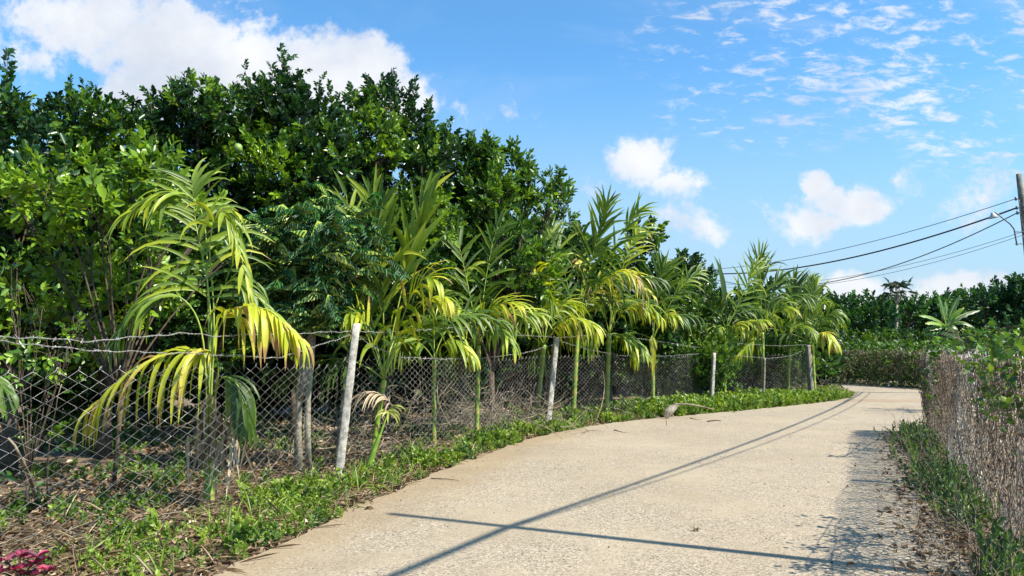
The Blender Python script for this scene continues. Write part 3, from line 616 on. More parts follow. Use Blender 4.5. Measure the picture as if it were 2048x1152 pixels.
for kw in [dict(path=pth(Y1, (418, 850, 0), (424, 700, 0), (414, 560, 0), (392, 450, .05), (384, 360, .1)), face=(.45, -.85, .15), tint=.50, L=.6, w=.036, droop=.2, nl=21, ang=1.3, start=.42),
           dict(path=pth(Y1, (420, 850, 0), (428, 640, .1), (420, 480, 0), (455, 430, -.1), (505, 600, -.2)), face=(.2, -.6, .8), tint=.66, L=.36, w=.04, droop=.5, nl=16, start=.55),
           dict(path=pth(Y1, (418, 850, 0), (416, 600, .1), (402, 420, .1), (330, 385, -.1), (240, 440, -.3)), face=(0, -.6, .8), tint=.62, L=.42, w=.035, droop=.22, nl=12, start=.62, ang=.6),
           dict(path=pth(Y1, (416, 850, 0), (402, 660, -.1), (350, 590, -.2), (275, 615, -.25), (225, 690, -.3)), face=(0, -.35, .95), tint=.50, L=.46, w=.04, droop=.45, nl=20, ang=.8, start=.45),
           dict(path=pth(Y1, (420, 850, 0), (428, 700, -.2), (460, 622, -.4), (535, 620, -.6), (600, 680, -.75)), face=(0, -.25, .97), tint=.82, L=.50, w=.056, droop=.75, nl=18, ang=.9, start=.42),
           dict(path=pth(Y1, (420, 850, 0), (436, 730, -.3), (400, 700, -.5), (280, 730, -.6), (168, 830, -.75)), face=(0, -.3, .95), tint=.80, L=.6, w=.046, droop=.75, nl=22, ang=.85, start=.35),
           dict(path=pth(Y1, (420, 850, 0), (440, 760, -.1), (475, 770, -.2), (495, 850, -.3)), face=(0, -.4, .9), tint=.22, L=.42, w=.05, droop=.6, nl=12, start=.4),
           dict(path=pth(Y1, (420, 850, 0), (425, 640, .2), (470, 560, .2), (560, 640, .1)), face=(0, -.4, .9), tint=.4, L=.42, w=.04, droop=.5, nl=13, start=.55)]:
    pa = kw.pop('path'); fa = kw.pop('face'); ti = kw.pop('tint'); frond(p1, None, None, None, fa, ti, path=pa, **kw)
palm('dark palm at the left edge, only its lowest frond tips showing', (-120, 900), 6.9, (-110, 690), .045, [(-40, 730, -.2, 25, 790, -.3, .3, dict(face=(0, -.3, .95), droop=.5, L=.3))], auto=0)
Y2 = 10.6
palm('palm with a broad upright fan of leaflets just right of the first pale post', (740, 935), Y2-.4, (768, 760), .035, [
    (800, 560, .1, 865, 365, .2, .52, dict(face=(-.3, -.95, .1), L=.62, w=.07, droop=.04, nl=13, ang=.32, start=.45)),
    (770, 540, -.1, 745, 385, 0, .50, dict(face=(.1, -1, .1), L=.62, w=.06, droop=.06, nl=16, ang=.62, start=.3)),
    (735, 600, .1, 690, 380, .2, .48, dict(face=(.3, -.9, .1), L=.55, w=.05, droop=.07, nl=14, ang=.6, start=.3)),
    (830, 520, -.3, 870, 560, -.5, .75, dict(face=(0, -.3, .95), L=.5, w=.05, droop=.4, nl=12)),
    (830, 560, -.3, 900, 600, -.4, .78, dict(face=(0, -.3, .95), L=.42, w=.05, droop=.6, nl=12)),
    (720, 570, -.3, 690, 640, -.5, .7, dict(face=(0, -.5, .85), L=.45, w=.06, droop=.4, nl=9)),
    (690, 540, -.1, 650, 560, -.2, .45, dict(face=(0, -.6, .8), L=.5, w=.045, droop=.25, nl=12)),
], auto=4, tint=.42)
palm('thin leaning palm in shade behind the brushwood', (868, 885), 12.6, (868, 720), .035, [
    (900, 640, -.2, 950, 720, -.4, .72, dict(face=(0, -.3, .95), L=.42, droop=.5, nl=12)), (820, 640, -.2, 780, 720, -.4, .45, dict(face=(0, -.3, .95), droop=.5, nl=12)), (870, 620, 0, 860, 570, 0, .35)], auto=2, tint=.3)
palm('palm with slim green stem between the first and second pale posts', (953, 868), 13.2, (957, 690), .04, [
    (960, 590, -.2, 1040, 610, -.5, .74, dict(face=(0, -.4, .9), L=.5, w=.045, droop=.3, nl=16)),
    (920, 570, -.2, 850, 610, -.5, .66, dict(face=(0, -.4, .9), L=.42, w=.045, droop=.5, nl=14)),
    (990, 620, -.3, 1030, 700, -.5, .6, dict(face=(0, -.3, .95), L=.42, droop=.6, nl=12)),
    (930, 520, 0, 900, 430, .2, .38, dict(face=(.2, -.9, .3), L=.5, droop=.08, nl=13)),
    (970, 520, 0, 1000, 440, .3, .33, dict(face=(-.2, -.9, .3), L=.5, droop=.1, nl=13))], auto=5, tint=.35)
palm('palm standing just left of the second pale post', (1072, 855), 15.6, (1088, 690), .045, [
    (1080, 540, -.2, 1060, 520, -.5, .72, dict(face=(0, -.6, .8), L=.5, droop=.35, nl=13)),
    (1110, 500, -.1, 1100, 440, .1, .45, dict(face=(0, -.9, .3), L=.6, w=.05, droop=.12, nl=14)),
    (1140, 600, -.5, 1195, 660, -.8, .78, dict(face=(0, -.35, .95), L=.55, w=.05, droop=.5, nl=15)),
    (1050, 610, -.3, 1010, 640, -.5, .6, dict(face=(0, -.4, .9), droop=.45, nl=13)),
    (1070, 540, 0, 1110, 610, -.5, .5, dict(face=(0, -.8, .5), L=.5, droop=.3, nl=14))], auto=5, tint=.4, scale=1.1)
palm('tall palm right of the second pale post, its plume highest of the row', (1146, 848), 17.2, (1155, 660), .055, [
    (1190, 470, 0, 1215, 405, 0, .42, dict(face=(-.1, -1, .2), L=.72, w=.055, droop=.08, nl=18, ang=.7, start=.25)),
    (1240, 440, -.1, 1285, 420, 0, .45, dict(face=(-.2, -.8, .5), L=.6, w=.05, droop=.15, nl=15)),
    (1120, 480, 0, 1075, 410, .3, .33, dict(face=(.3, -.9, .3), L=.6, droop=.12, nl=15)),
    (1220, 500, -.5, 1275, 560, -.9, .78, dict(face=(0, -.4, .9), L=.55, w=.055, droop=.5, nl=15)),
    (1180, 440, .2, 1150, 470, .2, .35, dict(face=(0, -.8, .5), L=.5, droop=.3, nl=12))], auto=6, tint=.34, scale=1.25)
palm('green-stemmed palm with wide yellow fronds arching right in mid fence', (1213, 838), 17.8, (1218, 670), .055, [
    (1230, 480, -.3, 1300, 590, -.8, .8, dict(face=(0, -.35, .95), L=.6, w=.06, droop=.4, nl=17)),
    (1270, 560, -.4, 1325, 640, -.7, .74, dict(face=(0, -.35, .95), L=.5, w=.05, droop=.55, nl=14)),
    (1190, 520, -.3, 1160, 520, -.5, .82, dict(face=(0, -.4, .9), L=.5, w=.06, droop=.5, nl=12)),
    (1240, 500, .2, 1290, 450, .4, .62, dict(face=(-.1, -.8, .5), L=.6, droop=.18, nl=14)),
    (1180, 620, -.3, 1180, 690, -.5, .45, dict(face=(0, -.4, .9), droop=.5, nl=11)), (1260, 660, -.3, 1290, 700, -.5, .5, dict(face=(0, -.4, .9), droop=.5, nl=11))], auto=6, tint=.38, scale=1.2)
palm('palm with a flat green fan beside the small-leaved shrub', (1306, 815), 19.6, (1306, 680), .045, [
    (1315, 560, -.1, 1330, 530, 0, .42, dict(face=(-.1, -1, .1), L=.72, w=.055, droop=.06, nl=15, ang=.8, start=.3)),
    (1355, 560, 0, 1400, 545, .2, .42, dict(face=(-.2, -.8, .5), L=.55, droop=.2, nl=13)),
    (1330, 600, -.3, 1350, 640, -.6, .72, dict(face=(0, -.4, .9), L=.45, droop=.5, nl=12)),
    (1306, 680, -.5, 1306, 740, -.6, .80, {'face': (0, -.9, .3), 'L': .32, 'w': .055, 'droop': .9, 'nl': 12, 'ang': .5, 'from': P(1306, 660, 19.3)})], auto=4, tint=.38, scale=1.1)
sp_ = palm('palm with a yellow stem and one closed spear leaf, right of the third pale post', (1449, 812), 22.3, (1452, 660), .05, [
    (1500, 560, 0, 1510, 530, .2, .52, dict(face=(-.1, -.95, .2), L=.72, w=.055, droop=.1, nl=14, ang=.75)),
    (1430, 590, 0, 1395, 560, .2, .42, dict(face=(.2, -.9, .2), L=.6, droop=.12, nl=12)),
    (1480, 640, -.4, 1530, 640, -.8, .72, dict(face=(0, -.5, .8), L=.5, droop=.35, nl=12)),
    (1440, 640, -.3, 1420, 690, -.6, .5, dict(face=(0, -.4, .9), droop=.5, nl=10))], auto=5, tint=.38, scale=1.25)
mb = MB(); leaflet(mb, P(1450, 610, 22.2), [-.07, 0, 1], np.array([.4, -1, 0]), 1.5, .2, 0, .1, 8); leaflet(mb, P(1452, 610, 22.25), [-.12, 0, 1], np.array([.5, -1, 0]), 1.45, .1, 0, .1, 8); mb.build('spear_leaf', M_PAL, sp_)
palm('palm with feather plume tallest of the far group, dark stem', (1527, 800), 23.5, (1525, 665), .05, [
    (1520, 550, 0, 1518, 520, 0, .30, dict(face=(.2, -.95, .1), L=.9, w=.055, droop=.06, nl=18, ang=.45, start=.3)),
    (1545, 560, .2, 1560, 560, .3, .3, dict(face=(-.3, -.9, .2), L=.7, droop=.15, nl=14, ang=.6)),
    (1500, 620, -.4, 1470, 660, -.8, .72, dict(face=(0, -.5, .8), L=.55, droop=.35, nl=13)),
    (1550, 610, -.4, 1580, 620, -.8, .66, dict(face=(0, -.6, .8), L=.6, droop=.25, nl=13)),
    (1510, 680, -.4, 1480, 710, -.8, .6, dict(face=(0, -.4, .9), droop=.4, nl=10))], auto=5, tint=.36, scale=1.3)
palm('dark-crowned palm between the spear palm and the corner palm', (1575, 795), 25, (1580, 670), .05, [
    (1585, 590, 0, 1590, 560, 0, .34, dict(face=(-.1, -.95, .1), L=.7, droop=.1, nl=14, ang=.6)), (1600, 600, 0, 1620, 560, .3, .36, dict(face=(-.2, -.9, .2), L=.6, droop=.12, nl=14)),
    (1600, 640, -.4, 1630, 670, -.8, .5, dict(face=(0, -.5, .8), droop=.4, nl=12))], auto=5, tint=.34, scale=1.3)
palm('last palm at the fence corner, one broad yellow frond hanging towards the road', (1630, 790), 24.9, (1624, 690), .055, [
    (1625, 600, 0, 1630, 570, .2, .4, dict(face=(-.1, -.95, .1), L=.75, droop=.08, nl=15, ang=.6)),
    (1645, 640, -.5, 1670, 690, -1.2, .86, dict(face=(0, -.5, .85), L=.6, w=.075, droop=.6, nl=15, start=.2)),
    (1660, 600, 0, 1680, 640, -.3, .45, dict(face=(-.1, -.6, .8), L=.5, droop=.35, nl=13)),
    (1600, 600, -.2, 1580, 620, -.5, .5, dict(face=(0, -.6, .8), L=.6, droop=.3, nl=13)),
    (1610, 700, -.3, 1590, 720, -.5, .3, dict(face=(0, -.4, .9), L=.5, droop=.5, nl=11))], auto=4, tint=.38, scale=1.25)
# dead hanging leaves
def dead(root, c, n, L, spread=.12, down=1.):
    mb = MB()
    for _ in range(n): leaflet(mb, c+rng.normal(0, spread, 3)*[1, .6, 1], [rng.normal(0, .5), rng.normal(-.1, .4), -down+rng.normal(0, .3)], np.array([rng.normal(0, .5), -1, .2]), L*rng.uniform(.5, 1.1), .03, .1, rng.uniform(.3, 1.))
    o = mb.build('dead_leaf', M_DRY, root); o['label'] = 'withered beige leaf strips hanging from the stem'; return o
dead(p1, P(430, 850, Y1-.1), 70, .55, .13)
dp = empty('dead_frond', P(760, 790, 10.1), 'dry beige palm frond hooked on the fence right of the first pale post', 'dead frond')
frond(dp, P(790, 830, 10.1), P(770, 760, 10.), P(700, 800, 9.9), (0, -.4, .9), .85, nl=13, L=.3, w=.02, droop=.4, mt=[M_DRY, M_TWIG], name='leaf')

# a leaning yellow-green young stem at the fence foot
ls = MB(); a = G(735, 940); tube(ls, bez(a, P(755, 880, a[1]), P(778, 820, a[1]+.1), 12), np.linspace(.05, .006, 12), 8)
for k_ in range(9): leaflet(ls, P(776, 824, a[1]+.1)+rng.normal(0, .015, 3), [rng.normal(.1, .6), rng.normal(-.2, .3), rng.uniform(-.2, .8)], np.array([0, -1, .2]), rng.uniform(.15, .32), .03, .5, .3)
tag(ls.build('palm_sucker', M_STEM, smooth=True), 'short yellow-green leaning stump beside the first pale post', 'palm shoot')

# ------------------------------------------------------------------ brushwood, twigs, litter, weeds
def brush(c, rad, n, name, label, m=M_TWIG, r=.006, h=.7):
    mb = MB()
    for _ in range(n):
        p = c+rng.normal(0, 1, 3)*[rad, .45, 0]; p[2] = abs(rng.normal(0, h*.5)); d = nrm(rng.normal(0, 1, 3)*[1, .6, .5]); L = rng.uniform(.3, 1.1)
        q = [p]
        for i in range(7): d = nrm(d+rng.normal(0, .22, 3)); p = p+d*L/7; p[2] = max(p[2], .01); q.append(p.copy())
        tube(mb, q, np.linspace(1, .4, 8)*r*rng.uniform(.5, 1.3), 4, cap=False)
    return tag(mb.build(name, m), label, 'brushwood', kind='stuff')
brush(P(930, 840, 14.5)*[1, 1, 0], 1.0, 520, 'brushwood', 'grey heap of cut twigs behind the fence between the first two pale posts', h=.75)
brush(P(640, 850, 11.5)*[1, 1, 0], 1.0, 140, 'brushwood', 'thin scatter of dry twigs under the feathery tree', h=.45)
brush(P(1600, 790, 25.5)*[1, 1, 0], .8, 160, 'brushwood', 'dry brown twigs piled inside the fence corner', h=.4)
def stick(name, label, pts, r, m=M_TWIG, cat='stick'):
    mb = MB(); tube(mb, wob(pts, .008), np.linspace(r, r*.4, len(pts)), 6); return tag(mb.build(name, m), label, cat)
stick('bare_sapling', 'thin bare dead sapling leaning inside the left end of the fence', bez(G(75, 1010), P(60, 930, 6.6), P(20, 890, 6.6), 8), .022, cat='sapling')
stick('bare_sapling', 'pale thin whip rising behind the mesh at left', bez(G(95, 1000), P(90, 870, 6.9), P(118, 765, 6.9), 10), .008, cat='sapling')
stick('dry_vine', 'pale dry vine hanging beside the tall palm right of the second post', bez(G(1190, 845), P(1215, 790, 16.6), P(1206, 740, 16.8), 10), .012, cat='vine')
stick('fallen_branch', 'long fallen branch lying on the litter behind the nearest fence mesh', [G(210, 985)+[0, 0, .05], G(260, 965)+[0, 0, .08], G(330, 955)+[0, 0, .12]], .02, M_BARK, 'branch')

def strip(n, inner, outer, s0=0., s1=None, line=LF):
    L = s1 or length(line); s = rng.uniform(s0, L, n); o = rng.uniform(inner, outer, n); out = []
    for a, b in zip(s, o):
        c, d = along(line, a); out.append([c[0]+d[1]*b, c[1]-d[0]*b, 0.])
    return np.array(out)
def in_poly(p, poly):
    x, y = p; c = False; n = len(poly)
    for i in range(n):
        x1, y1 = poly[i]; x2, y2 = poly[(i+1) % n]
        if (y1 > y) != (y2 > y) and x < (x2-x1)*(y-y1)/(y2-y1)+x1: c = not c
    return c
RP = ledge+backl+far+right+redge[::-1]+[np.array([-1, -8.])]
def offroad(q): return np.array([not in_poly(p[:2], RP) for p in q])
def pn(q, s, ph=0): return .5+.25*np.sin(q[:, 0]*s+ph+1.7*np.sin(q[:, 1]*s*.7))+.25*np.sin(q[:, 1]*s*1.3-ph+1.3*np.sin(q[:, 0]*s*.9+1))
# leaf litter
q = strip(30000, -2.6, 1.6, 4.); q = q[offroad(q)]; q[:, 2] = rng.uniform(-.03, .03, len(q)); 
mb = MB(); scatter(mb, q, leaf_t(.08, .04, .6, .4), np.clip(np.exp(rng.normal(-.35, .42, len(q))), .3, 1.4), np.clip(rng.normal(.4, .28, len(q)), 0, 1.05), 1.2, True, .7)
q = strip(14000, -13, -2.4, 5., 24); scatter(mb, q, leaf_t(.10, .055, .5, .3), rng.uniform(.6, 1.4, len(q)), rng.uniform(0, 1., len(q)), 1.5, True, .5)
q2 = strip(5200, -1.5, 1.5, 4., 16); q2 = q2[offroad(q2)]; q2[:, 2] = .01
scatter(mb, q2, leaf_t(.24, .009, .5, .1), rng.uniform(.5, 1.5, len(q2)), rng.uniform(.4, 1.1, len(q2)), 1.5, True, .3)
tag(mb.build('leaf_litter', M_DRY), 'brown fallen leaves and straw covering the soil along the left fence', 'leaf litter', kind='stuff')
# weeds
WK = [sprig_t(n=13, S_=.16, L=.06, W=.042, spread=1.35, seed=20+i) for i in range(4)]
def weeds(q, size, tint, lm, name, label, kinds=WK, k=3, tall=1.):
    mb = MB(); q = np.repeat(q, k, 0)+rng.normal(0, .03, (len(q)*k, 3))*[1, 1, .2]; m = len(q)
    d = rng.normal(0, .55, (m, 3))+[0, 0, tall]; put_sprigs(mb, kinds, q, d, np.repeat(size, k)*rng.uniform(.6, 1.2, m), np.repeat(tint, k)+rng.normal(0, .12, m))
    return tag(mb.build(name, [lm, M_TWIG]), label, 'weeds', kind='stuff')
q = strip(6500, -.15, 1.9, 6.0); dd = np.array([dist_poly(p[:2], ledge) for p in q]); ok = offroad(q) & (pn(q, 2.4)+.5*pn(q, 6.3, 1)-.25+rng.normal(0, .07, len(q)) > .71-.08*(dd < .35)-.02*np.clip(q[:, 1]-9, -3, 8)) ; q = q[ok]
dist = q[:, 1]; weeds(q, (.42+.032*dist)*rng.uniform(.6, 1.5, len(q))*(.55+.9*pn(q, 2.9, 3)), .30+.6*pn(q, 5, 2)+rng.normal(0, .12, len(q)), M_WEED, 'ground_cover', 'low bright green weeds along the left edge of the road')
q = strip(1500, -.4, 2.2, 23.); q = q[offroad(q)]; weeds(q, np.full(len(q), 1.7), .5+.3*pn(q, 4, 2), M_WEED, 'grass_verge', 'bright green growth spreading round the fence corner at the bend', k=3)
q = strip(3200, -11, -.4, 5., 26); q = q[pn(q, 2, 4) > .5]; weeds(q, np.full(len(q), .95), .3+.2*pn(q, 3), M_WEED, 'undergrowth', 'shaded green undergrowth behind the left fence')
q = []
for p in ledge[-7:]+[backl[0]]:
    for _ in range(110): q.append(np.array([p[0]+rng.normal(0, .8), p[1]+rng.normal(0, .7), 0.]))
q = np.array(q); q = q[offroad(q)]; weeds(q, np.full(len(q), 1.1), .55+.3*pn(q, 4, 2), M_WEED, 'grass_verge', 'low green weeds on the tip of the verge where the road bends away', k=3)
q = []
for (x, y, n_, sd0) in [(450, 1060, 90, .22), (520, 1020, 90, .25), (600, 1010, 70, .22), (330, 1110, 80, .22), (660, 985, 50, .15), (220, 1125, 50, .2), (940, 905, 60, .2), (770, 960, 60, .2), (1100, 862, 60, .25), (500, 1080, 60, .15)]:
    g = G(x, y)
    for _ in range(int(n_*.42)): q.append(g+np.array([rng.normal(0, sd0), rng.normal(0, sd0*1.6), 0]))
q = np.array(q); q = q[offroad(q)]; weeds(q, (.45+.012*q[:, 1])*rng.uniform(.5, 1.5, len(q)), .45+.4*pn(q, 6, 2), M_WEED, 'ground_cover', 'separate lush clumps of small bright weeds close to the road edge at left')
mb = MB()
for c in strip(600, -.2, 1.7, 6., 30):
    if not offroad([c])[0]: continue
    for _ in range(3):
        d = nrm(rng.normal(0, .5, 3)+[0, 0, 1]); leaflet(mb, c, d, np.array([rng.normal(), -1, .1]), rng.uniform(.1, .34), .012, .25, rng.uniform(.45, .95), 3)
tag(mb.build('grass', M_WEED), 'thin grass blades standing among the weeds on the left verge', 'grass', kind='stuff')
q = strip(360, -.9, .2, 17, 31); q = q[pn(q, 2.2, 2) > .38]; weeds(q, .4+2.*pn(q, 1.9, 1)**2*rng.uniform(.5, 1.2, len(q)), .35+.25*pn(q, 3), M_WEED, 'undergrowth', 'knee-high weeds crowding the far half of the left fence', tall=1.5)
# right-hand weeds
WD = [sprig_t(n=12, S_=.34, L=.10, W=.04, spread=1.1, seed=40+i) for i in range(4)]
q = np.vstack([on_line(RF, 2.5, LR-.2, 230, 0, .02, .10, .15), on_line(RF, LR-4.2, LR-1.2, 90, 0, .02, .12, .42), on_line(RF, LR-8, LR-5.5, 60, 0, .02, .1, .36)]); q = q[pn(q, 3.1)+rng.normal(0, .1, len(q)) > .42]; weeds(q, np.full(len(q), .85), .3+.45*pn(q, 5), M_DARKW, 'undergrowth', 'dusty green weeds at the foot of the right-hand fence', kinds=WD, k=2, tall=1.3)
mb = MB()
for _ in range(800):
    c = on_line(RF, 2.5, LR, 1, 0, .01, .22, .25)[0]; d = nrm(rng.normal(0, .6, 3)+[-.3, 0, .9]); L = rng.uniform(.2, .7); p = c; qq = [p]
    for i in range(6): d = nrm(d+rng.normal(0, .16, 3)+[0, 0, -.09]); p = p+d*L/6; p = np.array([p[0], p[1], max(p[2], .02)]); qq.append(p)
    tube(mb, qq, np.linspace(1, .3, 7)*.0035, 3, cap=False)
tag(mb.build('dry_stalks', M_TWIG), 'dry grass stalks leaning out from the foot of the right-hand fence', 'dry stalks', kind='stuff')
q = on_line(RF, 2.5, LR, 2600, .02, .04, .25, .3); mb = MB(); scatter(mb, q, leaf_t(.07, .04, .5, .3), rng.uniform(.5, 1.2, len(q)), rng.uniform(0, .7, len(q)), 1.5, True, .5)
tag(mb.build('leaf_litter', M_DRY), 'dark brown litter under the right-hand fence', 'leaf litter', kind='stuff')
# green vine over the near right fence
def vine(name, label, pts, n, sz, tint, lm=M_FIC, sp=.16):
    mb = MB(); pts = np.array(pts); c = pts[rng.integers(0, len(pts), n)]+rng.normal(0, sp, (n, 3))*[1, .5, 1]
    scatter(mb, c, leaf_t(.10, .09, .25, .2), sz*rng.uniform(.5, 1.2, n), tint+rng.normal(0, .18, n), .4, False, .8)
    for _ in range(26):
        a = pts[rng.integers(0, len(pts))]; b = pts[rng.integers(0, len(pts))]; tube(mb, wob(bez(a, (a+b)/2+rng.normal(0, .1, 3), b, 7), .03), .004, 3, mi=1, cap=False)
    return tag(mb.build(name, [lm, M_VINE]), label, 'vine')
def rfp(px, py):       # point on the right fence plane seen at a pixel
    d = ray(px, py); a, b = RF[1], RF[2]; n = np.array([-(b-a)[1], (b-a)[0]]); t = np.dot(n, a)/np.dot(n, d[:2]); return np.array([0, 0, CH])+d*t-np.array([.05, 0, 0])
vine('green_vine', 'fresh green vine spilling over the top of the right-hand fence near the frame edge', [rfp(*p) for p in [(2046, 720), (2020, 700), (2045, 740), (2000, 720), (2030, 790), (1990, 740), (2045, 820), (2010, 770), (1975, 715), (2050, 690), (2070, 760), (2000, 800)]], 380, np.full(380, .6), .5, M_WEED, sp=.10)
vine('green_vine', 'small green vine tuft on the end post of the right-hand fence', [rfp(*p) for p in [(1872, 715), (1880, 740), (1890, 700), (1868, 770), (1880, 800)]], 200, np.full(200, .8), .5, sp=.10)

# magenta-leaved plant, bottom left
def coleus():
    c = G(40, 1165); c[2] = 0; root = empty('magenta_plant', c, 'magenta and purple-leaved ornamental plant at the bottom left corner', 'plant')
    mb = MB(); pts = [(10, 1120), (40, 1115), (65, 1130), (95, 1145), (30, 1140), (60, 1150), (100, 1140), (0, 1145), (75, 1115)]
    st = MB()
    for (x, y) in pts:
        t = P(x, y, c[1]-.25); t[2] = max(.08, t[2]); tube(st, bez(c, (c+t)/2+[0, 0, .03], t, 5), .005, 5)
        k = 7; a = rng.uniform(0, 6.28, k); d = np.stack([np.cos(a), np.sin(a), rng.uniform(.2, .9, k)], -1)
        L = leaf_t(.085, .042, .5, .25); M = frames(d, np.tile([0, 0, 1.], (k, 1))+rng.normal(0, .3, (k, 3)))*rng.uniform(.7, 1.1, k)[:, None, None]; mb.inst(L[0], L[1], M, np.tile(t, (k, 1)), rng.uniform(0, 1.1, k))
    st.build('stem', M_BARK, root); mb.build('foliage', M_RED, root)
coleus()

# fallen palm sheath on the verge
def sheath():
    c = G(1341, 839); root = empty('palm_sheath', c, 'pale curved palm sheath fallen at the left road edge, tipped upright', 'palm sheath')
    mb = MB(); n, m_ = 14, 10; V = []
    for i in range(n+1):
        t = i/n; z = t*.30; wd = .02+.11*math.sin(min(1, t*1.25)*math.pi*.62)
        for j in range(m_+1):
            a = (j/m_-.5)*2.4; V.append([c[0]+math.sin(a)*wd-.06+.22*t*t*.8, c[1]-.0-math.cos(a)*wd*.8+.1, z+.03*math.cos(a)*t])
    V = np.array(V); V2 = V+[0, .012, .0]; W_ = m_+1
    i, j = np.meshgrid(np.arange(n), np.arange(m_), indexing='ij'); a = (i*W_+j).ravel(); f = np.stack([a, a+1, a+W_+1, a+W_], -1); k = len(V)
    mb.add(np.vstack([V, V2]), [f, f[:, ::-1]+k], 0); mb.build('blade', M_SHEATH, root, smooth=True)
    st = MB(); tube(st, bez(c+[.1, .1, .32], c+[.4, .15, .38], c+[1.05, .3, .2], 9), np.linspace(.03, .012, 9), 6); st.build('stalk', M_TWIG, root, smooth=True)
sheath()
for i, (pts, r, lb) in enumerate([([(1228, 862), (1245, 866), (1275, 867)], .012, 'thin dark twig on the road left of the pale sheath'), ([(1415, 845), (1430, 843), (1442, 844)], .018, 'short brown stick on the road right of the pale sheath'), ([(862, 960), (895, 962), (918, 966)], .006, 'thin crooked twig on the road near the first pale post'), ([(1380, 838), (1395, 841), (1405, 839)], .012, 'curled brown leaf stalk at the weeds by the pale sheath')]):
    stick('fallen_twig', lb, [G(x, y)+[0, 0, .02] for x, y in pts], r, M_BARK, 'twig')
def crumple(name, label, px, py, size, m, cat):
    c = G(px, py); mb = MB()
    for _ in range(7):
        L = leaf_t(size*rng.uniform(.6, 1), size*.55, rng.uniform(.4, 1), rng.uniform(-.4, .6)); d = nrm(rng.normal(0, 1, 3)*[1, 1, .25]); M = frames(d[None], np.array([[0, 0, 1.]])+rng.normal(0, .4, (1, 3)))
        mb.inst(L[0], L[1], M, (c+[0, 0, .02+size*.1])[None], [rng.uniform(0, .5)])
    return tag(mb.build(name, m), label, cat)
crumple('dry_leaf', 'dark curled leaf at the left end of the long pole shadow', 738, 1021, .06, M_DRY, 'leaf')
crumple('dry_leaf', 'small dark curled leaf alone in the middle of the road', 1393, 1065, .045, M_DRY, 'leaf')
crumple('plastic_bag', 'crumpled pale plastic litter at the foot of the far fence', 1780, 772, .28, M_PLAST, 'litter')
# dark grit on the road
mb = MB(); ico = np.array([[1, 0, 0], [-1, 0, 0], [0, 1, 0], [0, -1, 0], [0, 0, .7], [0, 0, -.7]]); icf = [np.array([[0, 2, 4], [2, 1, 4], [1, 3, 4], [3, 0, 4], [2, 0, 5], [1, 2, 5], [3, 1, 5], [0, 3, 5]])]
pr = np.stack([rng.uniform(-2.5, 7, 1800), rng.uniform(4.5, 18, 1800), np.full(1800, .014)], -1); pr = pr[[in_poly(p[:2], RP) for p in pr]]
sz = np.where(rng.uniform(0, 1, len(pr)) < .05, .011, .004)*rng.uniform(.5, 1.4, len(pr)); Mx = frames(rng.normal(0, 1, (len(pr), 3)), rng.normal(0, .3, (len(pr), 3))+[0, 0, 1])*sz[:, None, None]
mb.inst(ico, icf, Mx, pr); tag(mb.build('road_grit', M_BARK), 'dark grit and crumbs strewn over the concrete road', 'grit', kind='stuff')

def offr(q): return np.array([dist_poly(p[:2], FARF) > .35 for p in q])
# ------------------------------------------------------------------ beyond the far fence
FKK = sprigs('far', n=9, S_=.5, L=.30, W=.18, spread=1.1)
def fartree(label, px, Y, lumps, tint=.52, **k): return tree('broadleaf_tree', label, 'tree', lumps, Y, px, FKK, M_FAR, dens=k.pop('dens', 8), tint=tint, trunk_r=.14, group='dark trees beyond the far fence', **k)
mb = MB(); m = 15000; q = np.stack([rng.uniform(8, 50, m), rng.uniform(49, 53, m), rng.uniform(0, 1, m)**.8*4.3], -1); q[:, 2] *= 1+.12*np.sin(q[:, 0]*1.3)
scatter(mb, q, leaf_t(.34, .2, .3, .2), rng.uniform(.6, 1.3, m), rng.uniform(0, .5, m)); tag(mb.build('far_thicket', M_FAR), 'dark thicket closing the view beneath the trees beyond the far fence', 'thicket', kind='stuff')
mb = MB(); m = 11000; q = on_line(FARF, 6, LFAR*.8, m, .2, 1.9, .8, 1.7); q = q[offr(q)]; m = len(q)
scatter(mb, q, leaf_t(.2, .12, .3, .2), rng.uniform(.6, 1.3, m), rng.uniform(0, .6, m)); tag(mb.build('undergrowth', M_WEED), 'green scrub filling the strip just beyond the far fence', 'undergrowth', kind='stuff')
fartree('dark rounded tree beyond the far fence, just behind the corner palm', 1670, 44, [(1640, 620, 28), (1670, 622, 26), (1650, 655, 30), (1690, 650, 26)])
fartree('dark tree beyond the far fence, left of the spindly tall tree', 1730, 45, [(1705, 625, 26), (1735, 618, 24), (1760, 622, 24), (1720, 655, 30), (1755, 655, 28)])
fartree('dark tree beyond the far fence, directly behind the spindly tall tree', 1800, 46, [(1785, 625, 24), (1815, 618, 24), (1835, 626, 22), (1790, 655, 30), (1830, 655, 28)])
fartree('dark tree beyond the far fence, left of the banana plant', 1860, 47, [(1850, 620, 24), (1875, 615, 24), (1860, 650, 30), (1895, 640, 28)])
fartree('dark tree beyond the far fence, right behind the banana plant', 1925, 48, [(1905, 615, 24), (1935, 612, 26), (1920, 645, 30), (1955, 650, 30)])
fartree('taller dome-shaped tree at the right, beyond the banana plant', 1990, 44, [(1965, 605, 26), (1990, 598, 28), (2015, 600, 28), (1975, 635, 34), (2015, 640, 38)], tint=.3)
fartree('tallest dark tree at the right edge of the photo', 2050, 42, [(2045, 580, 22), (2070, 590, 30), (2040, 610, 30), (2060, 650, 40), (2100, 620, 50)], tint=.25)
